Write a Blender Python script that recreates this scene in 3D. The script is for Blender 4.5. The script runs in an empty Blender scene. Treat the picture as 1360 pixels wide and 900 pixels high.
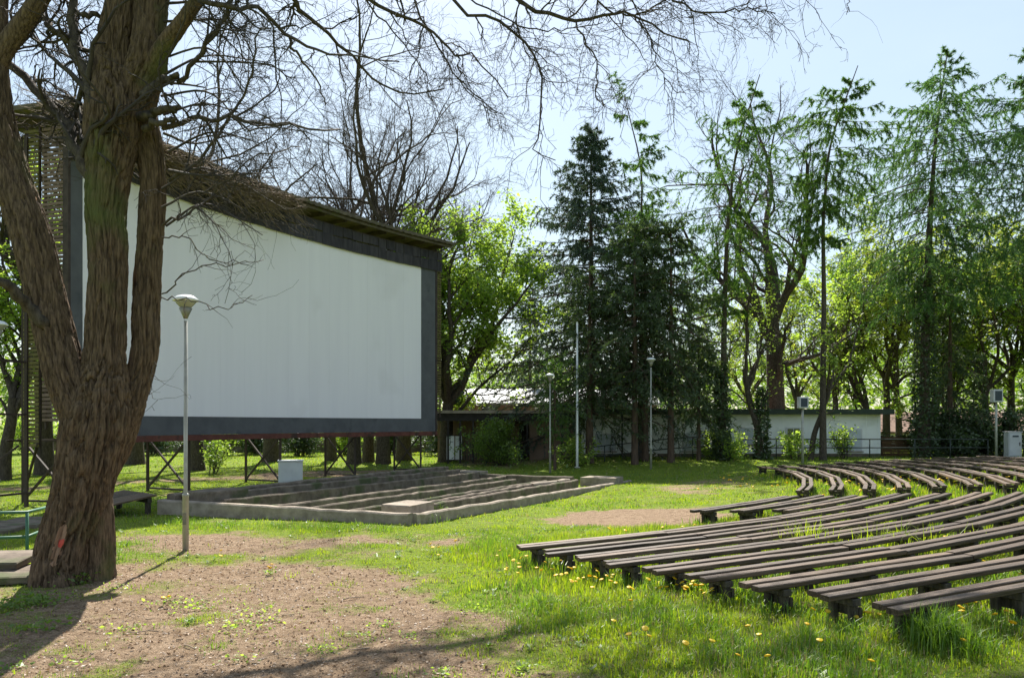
import bpy, bmesh, math, random
import numpy as np
from mathutils import Matrix, Vector

# ------------------------------------------------------------------ camera, sky, sun, exposure
scene = bpy.context.scene
col = scene.collection
EYE = 2.02; FPX = 1050.0; HZ = 562.0
SUN_EL, SUN_AZ = 49.0, -7.0          # degrees; azimuth from +Y, positive to +X

cam_d = bpy.data.cameras.new('camera'); cam = bpy.data.objects.new('camera', cam_d); col.objects.link(cam)
cam.location = (0, 0, EYE); cam.rotation_euler = (math.radians(90), 0, 0)
cam_d.sensor_width = 36; cam_d.lens = 36 * FPX / 1360; cam_d.shift_y = (HZ - 450) / 1360
cam_d.clip_start = 0.05; cam_d.clip_end = 3000
scene.camera = cam

world = bpy.data.worlds.new('World'); scene.world = world; world.use_nodes = True
wn = world.node_tree.nodes; wl = world.node_tree.links
bg = wn['Background']
sky = wn.new('ShaderNodeTexSky'); sky.sky_type = 'NISHITA'; sky.sun_disc = False
sky.sun_elevation = math.radians(SUN_EL); sky.sun_rotation = math.radians(SUN_AZ)
sky.air_density = 1.25; sky.dust_density = 1.0; sky.ozone_density = .9; sky.altitude = 200
wtc = wn.new('ShaderNodeTexCoord'); wmp = wn.new('ShaderNodeMapping'); wmp.inputs['Scale'].default_value = (1.0, 1.0, 2.6)
wno = wn.new('ShaderNodeTexNoise'); wno.inputs['Scale'].default_value = 1.6; wno.inputs['Detail'].default_value = 6; wno.inputs['Roughness'].default_value = .55
wrp = wn.new('ShaderNodeValToRGB'); wrp.color_ramp.elements[0].position = .38; wrp.color_ramp.elements[1].position = .78
wrp.color_ramp.elements[0].color = (.25,) * 3 + (1,); wrp.color_ramp.elements[1].color = (.65,) * 3 + (1,)
wmx = wn.new('ShaderNodeMix'); wmx.data_type = 'RGBA'; wmx.inputs[7].default_value = (5.2, 6.3, 7.0, 1)
wl.new(wtc.outputs['Generated'], wmp.inputs[0]); wl.new(wmp.outputs[0], wno.inputs['Vector']); wl.new(wno.outputs[0], wrp.inputs[0])
wl.new(wrp.outputs[0], wmx.inputs[0]); wl.new(sky.outputs[0], wmx.inputs[6]); wl.new(wmx.outputs[2], bg.inputs[0])
bg.inputs[1].default_value = 0.070

sd = bpy.data.lights.new('sun', 'SUN'); sd.energy = 5.0; sd.angle = math.radians(.53); sd.color = (1, .95, .86)
sun = bpy.data.objects.new('sun', sd); col.objects.link(sun)
_e, _a = math.radians(SUN_EL), math.radians(SUN_AZ)
sun_vec = Vector((math.sin(_a) * math.cos(_e), math.cos(_a) * math.cos(_e), math.sin(_e)))
sun.rotation_euler = (-sun_vec).to_track_quat('-Z', 'Y').to_euler(); sun.location = sun_vec * 60

vs = scene.view_settings; vs.view_transform = 'Standard'; vs.look = 'None'; vs.gamma = 1; vs.exposure = 1.15; vs.use_curve_mapping = False
scene.render.resolution_x = 1024; scene.render.resolution_y = 677
scene.cycles.transparent_max_bounces = 8

# ------------------------------------------------------------------ noise and numeric helpers
def _h(ix, iy, iz, s):
    n = (ix * 374761393 + iy * 668265263 + iz * 2147483647 + s * 974711) & 0xffffffff
    n = ((n ^ (n >> 13)) * 1274126177) & 0xffffffff
    n = n ^ (n >> 16)
    return (n & 0xffff) / 65535.0
def vnoise(x, y, z=None, s=0):
    x = np.asarray(x, float); y = np.asarray(y, float)
    z = np.zeros_like(x) if z is None else np.asarray(z, float)
    ix, iy, iz = np.floor(x).astype(np.int64), np.floor(y).astype(np.int64), np.floor(z).astype(np.int64)
    fx, fy, fz = x - ix, y - iy, z - iz
    fx, fy, fz = [f * f * (3 - 2 * f) for f in (fx, fy, fz)]
    def c(a, b, d): return _h(ix + a, iy + b, iz + d, s)
    a0 = (c(0,0,0) * (1-fx) + c(1,0,0) * fx) * (1-fy) + (c(0,1,0) * (1-fx) + c(1,1,0) * fx) * fy
    a1 = (c(0,0,1) * (1-fx) + c(1,0,1) * fx) * (1-fy) + (c(0,1,1) * (1-fx) + c(1,1,1) * fx) * fy
    return a0 * (1-fz) + a1 * fz
def fbm(x, y, z=None, s=0, o=4):
    t = 0; a = .5; n = 0
    for i in range(o):
        k = 2.03 ** i
        t = t + a * vnoise(np.asarray(x) * k, np.asarray(y) * k, None if z is None else np.asarray(z) * k, s + i * 17); n += a; a *= .5
    return t / n
def sstep(a, b, x):
    t = np.clip((np.asarray(x, float) - a) / (b - a), 0, 1); return t * t * (3 - 2 * t)
def norm(v): return v / (np.linalg.norm(v, axis=-1, keepdims=True) + 1e-9)

def gz(x, y, rough=True):
    """height of the ground"""
    x = np.asarray(x, float); y = np.asarray(y, float)
    zp = .0538 * x - .0187 * y + .06
    z = -.15 + (zp + .15) * sstep(-3, 2, x)
    z = z + (.24 - z) * sstep(31, 41, y) * sstep(-6, 4, x)
    far = sstep(55, 75, np.hypot(x, y)); z = z * (1 - far) + .1 * far
    if rough:
        z = z + (fbm(x * .55, y * .55, s=3) - .5) * .07
    return z
def g1(x, y): return float(gz(np.array([x]), np.array([y]))[0])
def W(px, py, D): return np.array([(px - 680) / FPX * D, D, EYE - (py - HZ) / FPX * D])
def G(px, D):
    x = (px - 680) / FPX * D; return np.array([x, D, g1(x, D)])
def hit(px, py):
    D = 2.1 * FPX / max(py - HZ, 6)
    for _ in range(25): D = .5 * D + .5 * (EYE - g1((px - 680) / FPX * D, D)) * FPX / (py - HZ)
    return G(px, D)

# ------------------------------------------------------------------ object helpers
WM = {}
def tag(o, label=None, cat=None, group=None, kind=None):
    if label: o['label'] = label
    if cat: o['category'] = cat
    if group: o['group'] = group
    if kind: o['kind'] = kind
    return o
def thing(name, label, cat, loc=(0,0,0), group=None, rotz=0):
    o = bpy.data.objects.new(name, None); col.objects.link(o)
    o.empty_display_size = .3; o.location = loc; o.rotation_euler = (0, 0, rotz)
    WM[o] = Matrix.Translation(Vector(loc)) @ Matrix.Rotation(rotz, 4, 'Z')
    return tag(o, label, cat, group)
def part(name, mesh, mat, parent=None, M=None, kind=None, label=None):
    """link a mesh; M is its WORLD matrix"""
    if mat is not None and not mesh.materials: mesh.materials.append(mat)
    o = bpy.data.objects.new(name, mesh); col.objects.link(o)
    M = M if M is not None else Matrix.Identity(4)
    WM[o] = M
    if parent is not None:
        o.parent = parent; o.matrix_basis = WM[parent].inverted() @ M
    else: o.matrix_basis = M
    tag(o, label, None, None, kind)
    return o
def mesh_np(name, V, F, smooth=False):
    V = np.ascontiguousarray(V, np.float32); F = np.ascontiguousarray(F, np.int32)
    me = bpy.data.meshes.new(name)
    me.vertices.add(len(V)); me.vertices.foreach_set('co', V.ravel())
    k = F.shape[1]; me.loops.add(F.size); me.loops.foreach_set('vertex_index', F.ravel())
    me.polygons.add(len(F)); me.polygons.foreach_set('loop_start', np.arange(0, F.size, k, dtype=np.int32))
    me.polygons.foreach_set('loop_total', np.full(len(F), k, np.int32))
    me.polygons.foreach_set('use_smooth', np.full(len(F), smooth))
    me.update(calc_edges=True)
    return me
def bm_mesh(name, bm, smooth=False):
    me = bpy.data.meshes.new(name); bm.normal_update(); bm.to_mesh(me); bm.free()
    if smooth:
        for p in me.polygons: p.use_smooth = True
    return me
def box_mesh(name, sx, sy, sz, bev=0, origin=(.0, .0, .0), seg=1, wob=0, seed=0):
    """box; origin gives the offset of the centre"""
    bm = bmesh.new(); bmesh.ops.create_cube(bm, size=1)
    for v in bm.verts: v.co = Vector((v.co.x * sx, v.co.y * sy, v.co.z * sz)) + Vector(origin)
    if bev: bmesh.ops.bevel(bm, geom=bm.edges[:], offset=bev, segments=seg, affect='EDGES', profile=.5)
    if wob:
        r = random.Random(seed)
        for v in bm.verts: v.co += Vector((r.uniform(-wob, wob), r.uniform(-wob, wob), r.uniform(-wob, wob)))
    return bm_mesh(name, bm)
def lathe(name, prof, n=24, smooth=True):
    a = np.linspace(0, 2 * math.pi, n, endpoint=False)
    V = np.array([[r * math.cos(t), r * math.sin(t), z] for r, z in prof for t in a]); F = []
    for i in range(len(prof) - 1):
        for j in range(n): F.append([i * n + j, i * n + (j + 1) % n, (i + 1) * n + (j + 1) % n, (i + 1) * n + j])
    return mesh_np(name, V, np.array(F), smooth)
def tubes(groups, sides=5):
    """groups: list of (P (m,n,3), R (m,n)) -> verts, quads"""
    Vs, Fs, off = [], [], 0
    for P, R in groups:
        P = np.asarray(P, float); R = np.asarray(R, float); m, n, _ = P.shape
        if m == 0: continue
        T = np.empty_like(P); T[:, 1:-1] = P[:, 2:] - P[:, :-2]; T[:, 0] = P[:, 1] - P[:, 0]; T[:, -1] = P[:, -1] - P[:, -2]
        T = norm(T)
        ref = np.where(np.abs(T[:, :1, 2:3]) > .8, np.array([1., .1, 0]), np.array([.05, .1, 1.]))
        U = norm(np.cross(T, np.broadcast_to(ref, T.shape))); Vv = np.cross(T, U)
        a = np.arange(sides) * 2 * math.pi / sides
        ring = P[:, :, None, :] + R[:, :, None, None] * (np.cos(a)[None, None, :, None] * U[:, :, None, :] + np.sin(a)[None, None, :, None] * Vv[:, :, None, :])
        Vs.append(ring.reshape(-1, 3))
        base = off + (np.arange(m)[:, None, None] * n + np.arange(n - 1)[None, :, None]) * sides
        j = np.arange(sides)[None, None, :]; j2 = (j + 1) % sides
        Fs.append(np.stack([base + j, base + j2, base + sides + j2, base + sides + j], -1).reshape(-1, 4))
        off += m * n * sides
    return np.concatenate(Vs), np.concatenate(Fs)
def tube_mesh(name, pts, r, sides=10, smooth=True):
    pts = np.asarray(pts, float); R = np.full(len(pts), r) if np.isscalar(r) else np.asarray(r, float)
    # cap the ends
    pts2 = np.concatenate([pts[:1], pts, pts[-1:]]); R2 = np.concatenate([[R[0] * .02], R, [R[-1] * .02]])
    d0 = norm(pts[1] - pts[0]) * 1e-4; pts2[0] -= d0; pts2[-1] += norm(pts[-1] - pts[-2]) * 1e-4
    V, F = tubes([(pts2[None], R2[None])], sides)
    return mesh_np(name, V, F, smooth)
def axes(p0, p1, up=(0, 0, 1), sx=None):
    """world matrix with X along p0->p1, Z near up, origin at p0; X scaled by the length (or sx)"""
    p0, p1 = Vector(p0), Vector(p1); d = p1 - p0; L = d.length; x = d / L
    u = Vector(up); y = u.cross(x)
    if y.length < 1e-4: y = Vector((0, 1, 0)).cross(x)
    y.normalize(); z = x.cross(y)
    M = Matrix((x, y, z)).transposed().to_4x4(); M.translation = p0
    return M @ Matrix.Diagonal((L if sx is None else sx, 1, 1, 1))
def spline(pts, n):
    """Catmull-Rom through pts (k,d)"""
    p = np.asarray(pts, float); k = len(p)
    q = np.concatenate([[2 * p[0] - p[1]], p, [2 * p[-1] - p[-2]]])
    t = np.linspace(0, k - 1 - 1e-6, n); i = t.astype(int); f = (t - i)[:, None]
    a, b, c, d = q[i], q[i + 1], q[i + 2], q[i + 3]
    return .5 * ((2 * b) + (c - a) * f + (2 * a - 5 * b + 4 * c - d) * f ** 2 + (3 * b - a - 3 * c + d) * f ** 3)

# ------------------------------------------------------------------ materials
def nt_mat(name):
    m = bpy.data.materials.new(name); m.use_nodes = True
    nt = m.node_tree; return m, nt.nodes, nt.links, nt.nodes['Principled BSDF']
def mat(name, c1, c2=None, scale=4., rough=.8, bump=.0, bscale=None, stretch=(1, 1, 1), metal=0., detail=6, c3=None, s3=.7, t3=.58, rnd=0., spec=.3, lo=.35, hi=.65, coord='Object'):
    m, N, L, P = nt_mat(name)
    P.inputs['Roughness'].default_value = rough; P.inputs['Metallic'].default_value = metal
    P.inputs['Specular IOR Level'].default_value = spec
    tc = N.new('ShaderNodeTexCoord'); mp = N.new('ShaderNodeMapping'); mp.inputs['Scale'].default_value = stretch
    L.new(tc.outputs[coord], mp.inputs[0])
    oi = N.new('ShaderNodeObjectInfo')
    if coord == 'Object':
        va = N.new('ShaderNodeVectorMath'); va.operation = 'ADD'
        vm = N.new('ShaderNodeVectorMath'); vm.operation = 'SCALE'; vm.inputs[3].default_value = 37.
        cx = N.new('ShaderNodeCombineXYZ'); 
        for i in range(3): L.new(oi.outputs['Random'], cx.inputs[i])
        L.new(cx.outputs[0], vm.inputs[0]); L.new(tc.outputs[coord], va.inputs[0]); L.new(vm.outputs[0], va.inputs[1]); L.new(va.outputs[0], mp.inputs[0])
    n1 = N.new('ShaderNodeTexNoise'); n1.inputs['Scale'].default_value = scale; n1.inputs['Detail'].default_value = detail; n1.inputs['Roughness'].default_value = .62
    L.new(mp.outputs[0], n1.inputs['Vector'])
    r1 = N.new('ShaderNodeValToRGB'); r1.color_ramp.elements[0].position = lo; r1.color_ramp.elements[1].position = hi
    c2 = c2 or c1
    r1.color_ramp.elements[0].color = (*c1, 1); r1.color_ramp.elements[1].color = (*c2, 1)
    L.new(n1.outputs[0], r1.inputs[0]); out = r1.outputs[0]
    if c3:
        n2 = N.new('ShaderNodeTexNoise'); n2.inputs['Scale'].default_value = s3; n2.inputs['Detail'].default_value = 5
        L.new(tc.outputs[coord], n2.inputs['Vector'])
        r2 = N.new('ShaderNodeValToRGB'); r2.color_ramp.elements[0].position = t3; r2.color_ramp.elements[1].position = t3 + .12
        L.new(n2.outputs[0], r2.inputs[0])
        mx = N.new('ShaderNodeMix'); mx.data_type = 'RGBA'; mx.inputs[7].default_value = (*c3, 1)
        L.new(r2.outputs[0], mx.inputs[0]); L.new(out, mx.inputs[6]); out = mx.outputs[2]
    if rnd:
        hs = N.new('ShaderNodeHueSaturation'); ma = N.new('ShaderNodeMath'); ma.operation = 'MULTIPLY_ADD'
        ma.inputs[1].default_value = 2 * rnd; ma.inputs[2].default_value = 1 - rnd
        L.new(oi.outputs['Random'], ma.inputs[0]); L.new(ma.outputs[0], hs.inputs['Value']); L.new(out, hs.inputs['Color']); out = hs.outputs[0]
    L.new(out, P.inputs['Base Color'])
    if bump:
        b = N.new('ShaderNodeBump'); b.inputs['Strength'].default_value = bump; b.inputs['Distance'].default_value = .02
        n3 = N.new('ShaderNodeTexNoise'); n3.inputs['Scale'].default_value = bscale or scale * 2; n3.inputs['Detail'].default_value = 8
        L.new(mp.outputs[0], n3.inputs['Vector']); L.new(n3.outputs[0], b.inputs['Height']); L.new(b.outputs[0], P.inputs['Normal'])
    return m
def leaf_mat(name, c1, c2, trans=.5, rough=.5, tcol=None, gloss=.06, attr=None):
    """two-sided leaf: diffuse + translucent + a little gloss; colour varies from leaf to leaf"""
    m, N, L, P = nt_mat(name); N.remove(P)
    geo = N.new('ShaderNodeNewGeometry'); mx = N.new('ShaderNodeMix'); mx.data_type = 'RGBA'
    mx.inputs[6].default_value = (*c1, 1); mx.inputs[7].default_value = (*c2, 1); L.new(geo.outputs['Random Per Island'], mx.inputs[0])
    colr = mx.outputs[2]
    d = N.new('ShaderNodeBsdfDiffuse'); t = N.new('ShaderNodeBsdfTranslucent'); g = N.new('ShaderNodeBsdfGlossy'); g.inputs['Roughness'].default_value = rough
    g.inputs['Color'].default_value = (.7, .7, .7, 1)
    L.new(colr, d.inputs[0])
    tm = N.new('ShaderNodeMix'); tm.data_type = 'RGBA'; tm.blend_type = 'MULTIPLY'; tm.inputs[0].default_value = 1
    tm.inputs[7].default_value = (*(tcol or (1.15, 1.15, .6)), 1); L.new(colr, tm.inputs[6]); L.new(tm.outputs[2], t.inputs[0])
    s1 = N.new('ShaderNodeMixShader'); s1.inputs[0].default_value = trans; L.new(d.outputs[0], s1.inputs[1]); L.new(t.outputs[0], s1.inputs[2])
    s2 = N.new('ShaderNodeMixShader'); s2.inputs[0].default_value = gloss; L.new(s1.outputs[0], s2.inputs[1]); L.new(g.outputs[0], s2.inputs[2])
    L.new(s2.outputs[0], N['Material Output'].inputs[0])
    return m

M = {}
M['plank'] = mat('weathered_plank', (.032, .020, .013), (.155, .104, .070), 14, .62, .5, 30, (.35, 3.2, 2), rnd=.45, c3=(.12, .068, .026), s3=1.1, t3=.56, spec=.35)
M['support'] = mat('support_wood', (.035, .030, .025), (.10, .085, .065), 9, .9, .4, 20, (2, 2, .5), rnd=.2)
M['concrete'] = mat('old_concrete', (.10, .078, .060), (.23, .185, .145), 3.2, .95, .6, 22, c3=(.085, .095, .045), s3=1.6, t3=.52, rnd=.08)
M['concrete_light'] = mat('pale_concrete', (.22, .18, .14), (.37, .31, .25), 4, .95, .5, 25, c3=(.18, .16, .10), s3=2, t3=.6)
M['white_screen'] = mat('white_screen_paint', rnd=.005, c1=(.83, .79, .86), c2=(.865, .825, .892), scale=1.6, rough=.75, bump=.05, bscale=4, stretch=(1.5, 1.5, .10), c3=(.80, .76, .82), s3=.5, t3=.6)
M['screen_border'] = mat('grey_screen_border', (.088, .090, .102), (.116, .118, .131), 1.6, .8, .08, 6, c3=(.07, .076, .085), s3=2, t3=.6)
M['red_steel'] = mat('red_lead_steel', (.10, .032, .026), (.155, .055, .042), 3, .7, .1, 20, c3=(.055, .03, .025), s3=2.5, t3=.56)
M['dark_steel'] = mat('rusty_dark_steel', (.035, .026, .023), (.075, .052, .045), 5, .7, .15, 30)
M['fascia'] = mat('dark_fascia_board', (.030, .027, .034), (.060, .053, .062), 4, .75, .15, 14, (2, 2, .4), rnd=.22)
M['roof_sheet'] = mat('mossy_roof_sheet', (.075, .062, .048), (.14, .115, .085), 3, .95, .5, 18, c3=(.09, .09, .04), s3=2.2, t3=.56)
M['slat'] = mat('brown_slat', (.115, .075, .062), (.19, .13, .11), 5, .8, .1, 20, (.5, 3, 3), rnd=.2)
M['slat_ochre'] = mat('backlit_slat', (.10, .085, .03), (.17, .14, .055), 5, .8, .1, 20, (.5, 3, 3), rnd=.2)  # yellow tone paints in the light coming through from behind the slats
M['steel'] = mat('galvanised_steel', (.34, .33, .30), (.44, .43, .39), 6, .45, .03, 30, metal=.25, spec=.5)
M['lamp_cap'] = mat('lamp_cap_white', (.72, .73, .74), (.80, .81, .82), 8, .35, spec=.5)
M['lamp_glass'] = mat('lamp_glass', (.30, .29, .26), (.38, .37, .33), 8, .2, spec=.6)
M['lamp_cone'] = mat('lamp_cone_grey', (.20, .19, .16), (.28, .26, .22), 8, .4, metal=.5)
M['white_wall'] = mat('white_plaster', (.80, .81, .80), (.87, .875, .86), 1.5, .9, .12, 18, c3=(.70, .71, .68), s3=.8, t3=.57)
M['brown_wall'] = mat('brown_plaster', (.20, .135, .10), (.27, .19, .145), 1.6, .92, .1, 14)
M['green_fascia'] = mat('dark_green_fascia', (.030, .042, .032), (.045, .060, .045), 3, .7, .05, 12)
M['dark_wood'] = mat('dark_brown_wood', (.06, .035, .02), (.12, .07, .04), 4, .8, .2, 20, (3, 3, .3), rnd=.15)
M['board_fence'] = mat('fence_board', (.10, .055, .028), (.17, .095, .05), 4, .8, .2, 20, (.4, 3, 3), rnd=.2)
M['light_roof'] = mat('pale_metal_roof', (.20, .215, .24), (.28, .295, .32), 2, .6, .05, 10, spec=.3)
M['brown_roof'] = mat('brown_roof', (.16, .10, .075), (.26, .17, .13), 3, .9, .3, 12)
M['glass'] = mat('window_glass', (.03, .04, .045), (.05, .06, .07), 1, .08, spec=.8)
M['shutter'] = mat('grey_shutter', (.42, .46, .50), (.52, .56, .60), 3, .6)
M['dark_inside'] = mat('dark_timber', (.025, .022, .02), (.05, .043, .038), 3, .9)
M['railing'] = mat('dark_railing', (.03, .038, .036), (.055, .065, .06), 8, .55, metal=.2)
M['green_paint'] = mat('green_railing_paint', (.045, .13, .085), (.075, .18, .12), 7, .5, .1, 30, c3=(.09, .06, .04), s3=5, t3=.64)
M['cabinet'] = mat('pale_grey_cabinet', (.52, .52, .55), (.60, .60, .63), 3, .5, .03, 12)
M['speaker'] = mat('dark_grille', (.035, .05, .065), (.055, .07, .09), 20, .6)
M['bark'] = mat('furrowed_bark', (.050, .032, .020), (.185, .125, .080), 11, .95, 1.0, 22, (3.2, 3.2, .40), c3=(.095, .105, .035), s3=.8, t3=.56, coord='Object')
M['bark_far'] = mat('grey_brown_bark', (.042, .033, .026), (.115, .092, .072), 9, .95, .9, 34, (2, 2, .8))
M['bark_red'] = mat('reddish_conifer_bark', (.058, .040, .030), (.125, .085, .062), 5, .95, .5, 20, (2, 2, .5))
M['twig'] = mat('grey_twig', (.040, .033, .030), (.080, .066, .058), 6, .9)
M['dead_twig'] = mat('dead_creeper', (.15, .105, .072), (.30, .225, .16), 5, .9)
M['spruce'] = leaf_mat('spruce_needles', (.042, .075, .060), (.085, .13, .09), .38)
M['yew'] = leaf_mat('dark_conifer_needles', (.040, .078, .032), (.10, .15, .055), .42)
M['larch'] = leaf_mat('larch_needles', (.060, .150, .022), (.13, .23, .040), .5)
M['larch_dark'] = leaf_mat('hemlock_needles', (.055, .145, .040), (.12, .225, .06), .52)
M['leaf_spring'] = leaf_mat('spring_leaf', (.22, .36, .05), (.40, .53, .12), .76)
M['leaf_yellow'] = leaf_mat('yellow_green_leaf', (.22, .31, .045), (.38, .44, .09), .68)
M['leaf_mid'] = leaf_mat('mid_green_leaf', (.11, .20, .024), (.20, .30, .042), .62)
M['leaf_dark'] = leaf_mat('dark_ivy_leaf', (.035, .075, .022), (.075, .125, .036), .4, gloss=.1)
M['grass'] = leaf_mat('grass_blade', (.18, .29, .012), (.36, .43, .03), .62, tcol=(1.2, 1.2, .5))
M['grass_dark'] = leaf_mat('lush_grass_blade', (.10, .215, .015), (.20, .32, .028), .58)
M['grass_dry'] = leaf_mat('dry_grass_blade', (.24, .20, .09), (.36, .31, .16), .4, tcol=(1, .95, .7))
M['dandelion'] = leaf_mat('dandelion_yellow', (.80, .50, .01), (.85, .62, .02), .3, tcol=(1, .9, .4))
M['litter'] = leaf_mat('dead_leaf_litter', (.12, .078, .050), (.40, .29, .20), .2, tcol=(1, .8, .6))
M['red_mark'] = mat('red_paint_mark', (.55, .08, .06), (.65, .12, .09), 8, .8)
M['bare_wood'] = mat('bare_heartwood', (.28, .17, .11), (.36, .23, .16), 6, .9, .4, 30, (3, 3, .5))
M['plastic'] = mat('pale_blue_plastic', (.52, .58, .66), (.70, .74, .80), 6, .4)

# ground material: dirt and turf by the vertex attribute "cover"
def ground_mat():
    m, N, L, P = nt_mat('ground_soil_and_turf'); P.inputs['Roughness'].default_value = .97; P.inputs['Specular IOR Level'].default_value = .1
    tc = N.new('ShaderNodeTexCoord'); at = N.new('ShaderNodeAttribute'); at.attribute_name = 'cover'
    def noise(s, d=8, r=.65):
        n = N.new('ShaderNodeTexNoise'); n.inputs['Scale'].default_value = s; n.inputs['Detail'].default_value = d; n.inputs['Roughness'].default_value = r
        L.new(tc.outputs['Object'], n.inputs['Vector']); return n
    def ramp(src, stops):
        r = N.new('ShaderNodeValToRGB'); e = r.color_ramp.elements
        e[0].position, e[0].color = stops[0][0], (*stops[0][1], 1); e[1].position, e[1].color = stops[-1][0], (*stops[-1][1], 1)
        for p, c in stops[1:-1]:
            q = e.new(p); q.color = (*c, 1)
        L.new(src, r.inputs[0]); return r
    n1, n2, n3 = noise(9), noise(55, 6, .7), noise(1.3)
    dirt = ramp(n1.outputs[0], [(.3, (.17, .115, .072)), (.5, (.29, .21, .142)), (.7, (.39, .295, .21))])
    fine = ramp(n2.outputs[0], [(.32, (.42, .38, .35)), (.5, (1, .98, .95)), (.7, (1.35, 1.28, 1.2))])
    md = N.new('ShaderNodeMix'); md.data_type = 'RGBA'; md.blend_type = 'MULTIPLY'; md.inputs[0].default_value = 1
    L.new(dirt.outputs[0], md.inputs[6]); L.new(fine.outputs[0], md.inputs[7])
    turf = ramp(noise(5, 9, .78).outputs[0], [(.3, (.095, .135, .018)), (.52, (.165, .23, .028)), (.72, (.27, .285, .06))])
    mm = N.new('ShaderNodeMath'); mm.operation = 'MULTIPLY_ADD'; mm.inputs[1].default_value = 1.1; mm.inputs[2].default_value = -.55
    L.new(noise(7, 8, .75).outputs[0], mm.inputs[0])
    ad = N.new('ShaderNodeMath'); ad.operation = 'ADD'; L.new(at.outputs['Fac'], ad.inputs[0]); L.new(mm.outputs[0], ad.inputs[1])
    rr = ramp(ad.outputs[0], [(.34, (0, 0, 0)), (.70, (1, 1, 1))])
    mx = N.new('ShaderNodeMix'); mx.data_type = 'RGBA'; L.new(rr.outputs[0], mx.inputs[0]); L.new(md.outputs[2], mx.inputs[6]); L.new(turf.outputs[0], mx.inputs[7])
    L.new(mx.outputs[2], P.inputs['Base Color'])
    b = N.new('ShaderNodeBump'); b.inputs['Strength'].default_value = .9; b.inputs['Distance'].default_value = .035
    L.new(n2.outputs[0], b.inputs['Height']); b2 = N.new('ShaderNodeBump'); b2.inputs['Strength'].default_value = .7; b2.inputs['Distance'].default_value = .08
    L.new(noise(14).outputs[0], b2.inputs['Height']); L.new(b.outputs[0], b2.inputs['Normal']); L.new(b2.outputs[0], P.inputs['Normal'])
    return m
M['ground'] = ground_mat()

# ------------------------------------------------------------------ ground
def poly_sd(x, y, poly):
    """signed distance to a polygon, negative inside"""
    p = np.asarray(poly); d = np.full(x.shape, 1e9); inside = np.zeros(x.shape, bool)
    for i in range(len(p)):
        a, b = p[i], p[(i + 1) % len(p)]; e = b - a
        t = np.clip(((x - a[0]) * e[0] + (y - a[1]) * e[1]) / (e @ e + 1e-12), 0, 1)
        d = np.minimum(d, np.hypot(x - a[0] - t * e[0], y - a[1] - t * e[1]))
        c = ((a[1] > y) != (b[1] > y)) & (x < (b[0] - a[0]) * (y - a[1]) / (b[1] - a[1] + 1e-12) + a[0])
        inside ^= c
    return np.where(inside, -d, d)
def ipoly(pts): return [hit(*p)[:2] for p in pts]
DIRT1 = ipoly([(-160, 745), (40, 772), (140, 742), (250, 742), (380, 742), (500, 752), (585, 775), (650, 815), (760, 860), (880, 905), (960, 990), (500, 1150), (-300, 1150), (-500, 850)])
DIRT2 = ipoly([(165, 712), (300, 708), (430, 712), (560, 709), (650, 711), (620, 722), (500, 727), (400, 738), (290, 738), (180, 728)])
DIRT3 = ipoly([(715, 690), (760, 680), (850, 675), (930, 676), (975, 683), (930, 697), (840, 700), (770, 697)])
PIT = ipoly([(214, 683), (545, 697), (838, 638), (725, 630), (590, 625), (400, 638), (230, 652)])
DIRT4 = ipoly([(0, 655), (200, 640), (500, 632), (560, 626), (560, 622), (400, 626), (150, 640), (0, 648)])
DIRT5 = ipoly([(860, 648), (900, 642), (1000, 628), (1010, 640), (960, 655), (900, 660)])
def cover(x, y):
    w = (fbm(x * .9, y * .9, s=11) - .5) * 1.5
    c = np.ones_like(x) * .92
    near = sstep(0, 1, 1)
    for poly, soft, v in ((DIRT1, 1.2, .25), (DIRT2, .8, .30), (DIRT3, .45, .0), (PIT, .4, .85), (DIRT4, .9, .3), (DIRT5, 1.2, .5)):
        if poly is DIRT3: s = poly_sd(x, y, poly) + w * .35
        else: s = poly_sd(x, y, poly) + w
        m = 1 - sstep(-soft, soft, s)
        c = c * (1 - m) + v * m
    c = c + (fbm(x * 1.7, y * 1.7, s=23, o=5) - .5) * 1.05 + (fbm(x * .45, y * .45, s=24, o=3) - .5) * .3
    c = c - .5 * sstep(36, 41, y) * sstep(-4, -2, x) * (1 - sstep(3, 6, x))      # bare strip before the veranda
    return np.clip(c, 0, 1)
def axis(lo, hi, step, far, gr=1.16):
    a = list(np.arange(lo, hi, step)); s = step; v = a[-1]
    while v < far: s *= gr; v += s; a.append(v)
    s = step; v = a[0]; pre = []
    while v > -far: s *= gr; v -= s; pre.append(v)
    return np.array(pre[::-1] + a)
gx, gy = axis(-13, 20, .13, 700), axis(3, 33, .13, 900)
GX, GY = np.meshgrid(gx, gy); GZ = gz(GX, GY)
cv = cover(GX.ravel(), GY.ravel()).reshape(GX.shape)
GZ = GZ + (fbm(GX * 4.5, GY * 4.5, s=31, o=3) - .5) * .05 * (1 - sstep(25, 34, np.abs(GY)))
nx, ny = len(gx), len(gy)
idx = np.arange(nx * ny).reshape(ny, nx)
Fg = np.stack([idx[:-1, :-1], idx[:-1, 1:], idx[1:, 1:], idx[1:, :-1]], -1).reshape(-1, 4)
gme = mesh_np('ground', np.stack([GX, GY, GZ], -1).reshape(-1, 3), Fg, True)
at = gme.attributes.new('cover', 'FLOAT', 'POINT'); at.data.foreach_set('value', cv.ravel().astype(np.float32))
tag(part('ground', gme, M['ground']), None, None, None, 'structure')

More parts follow.
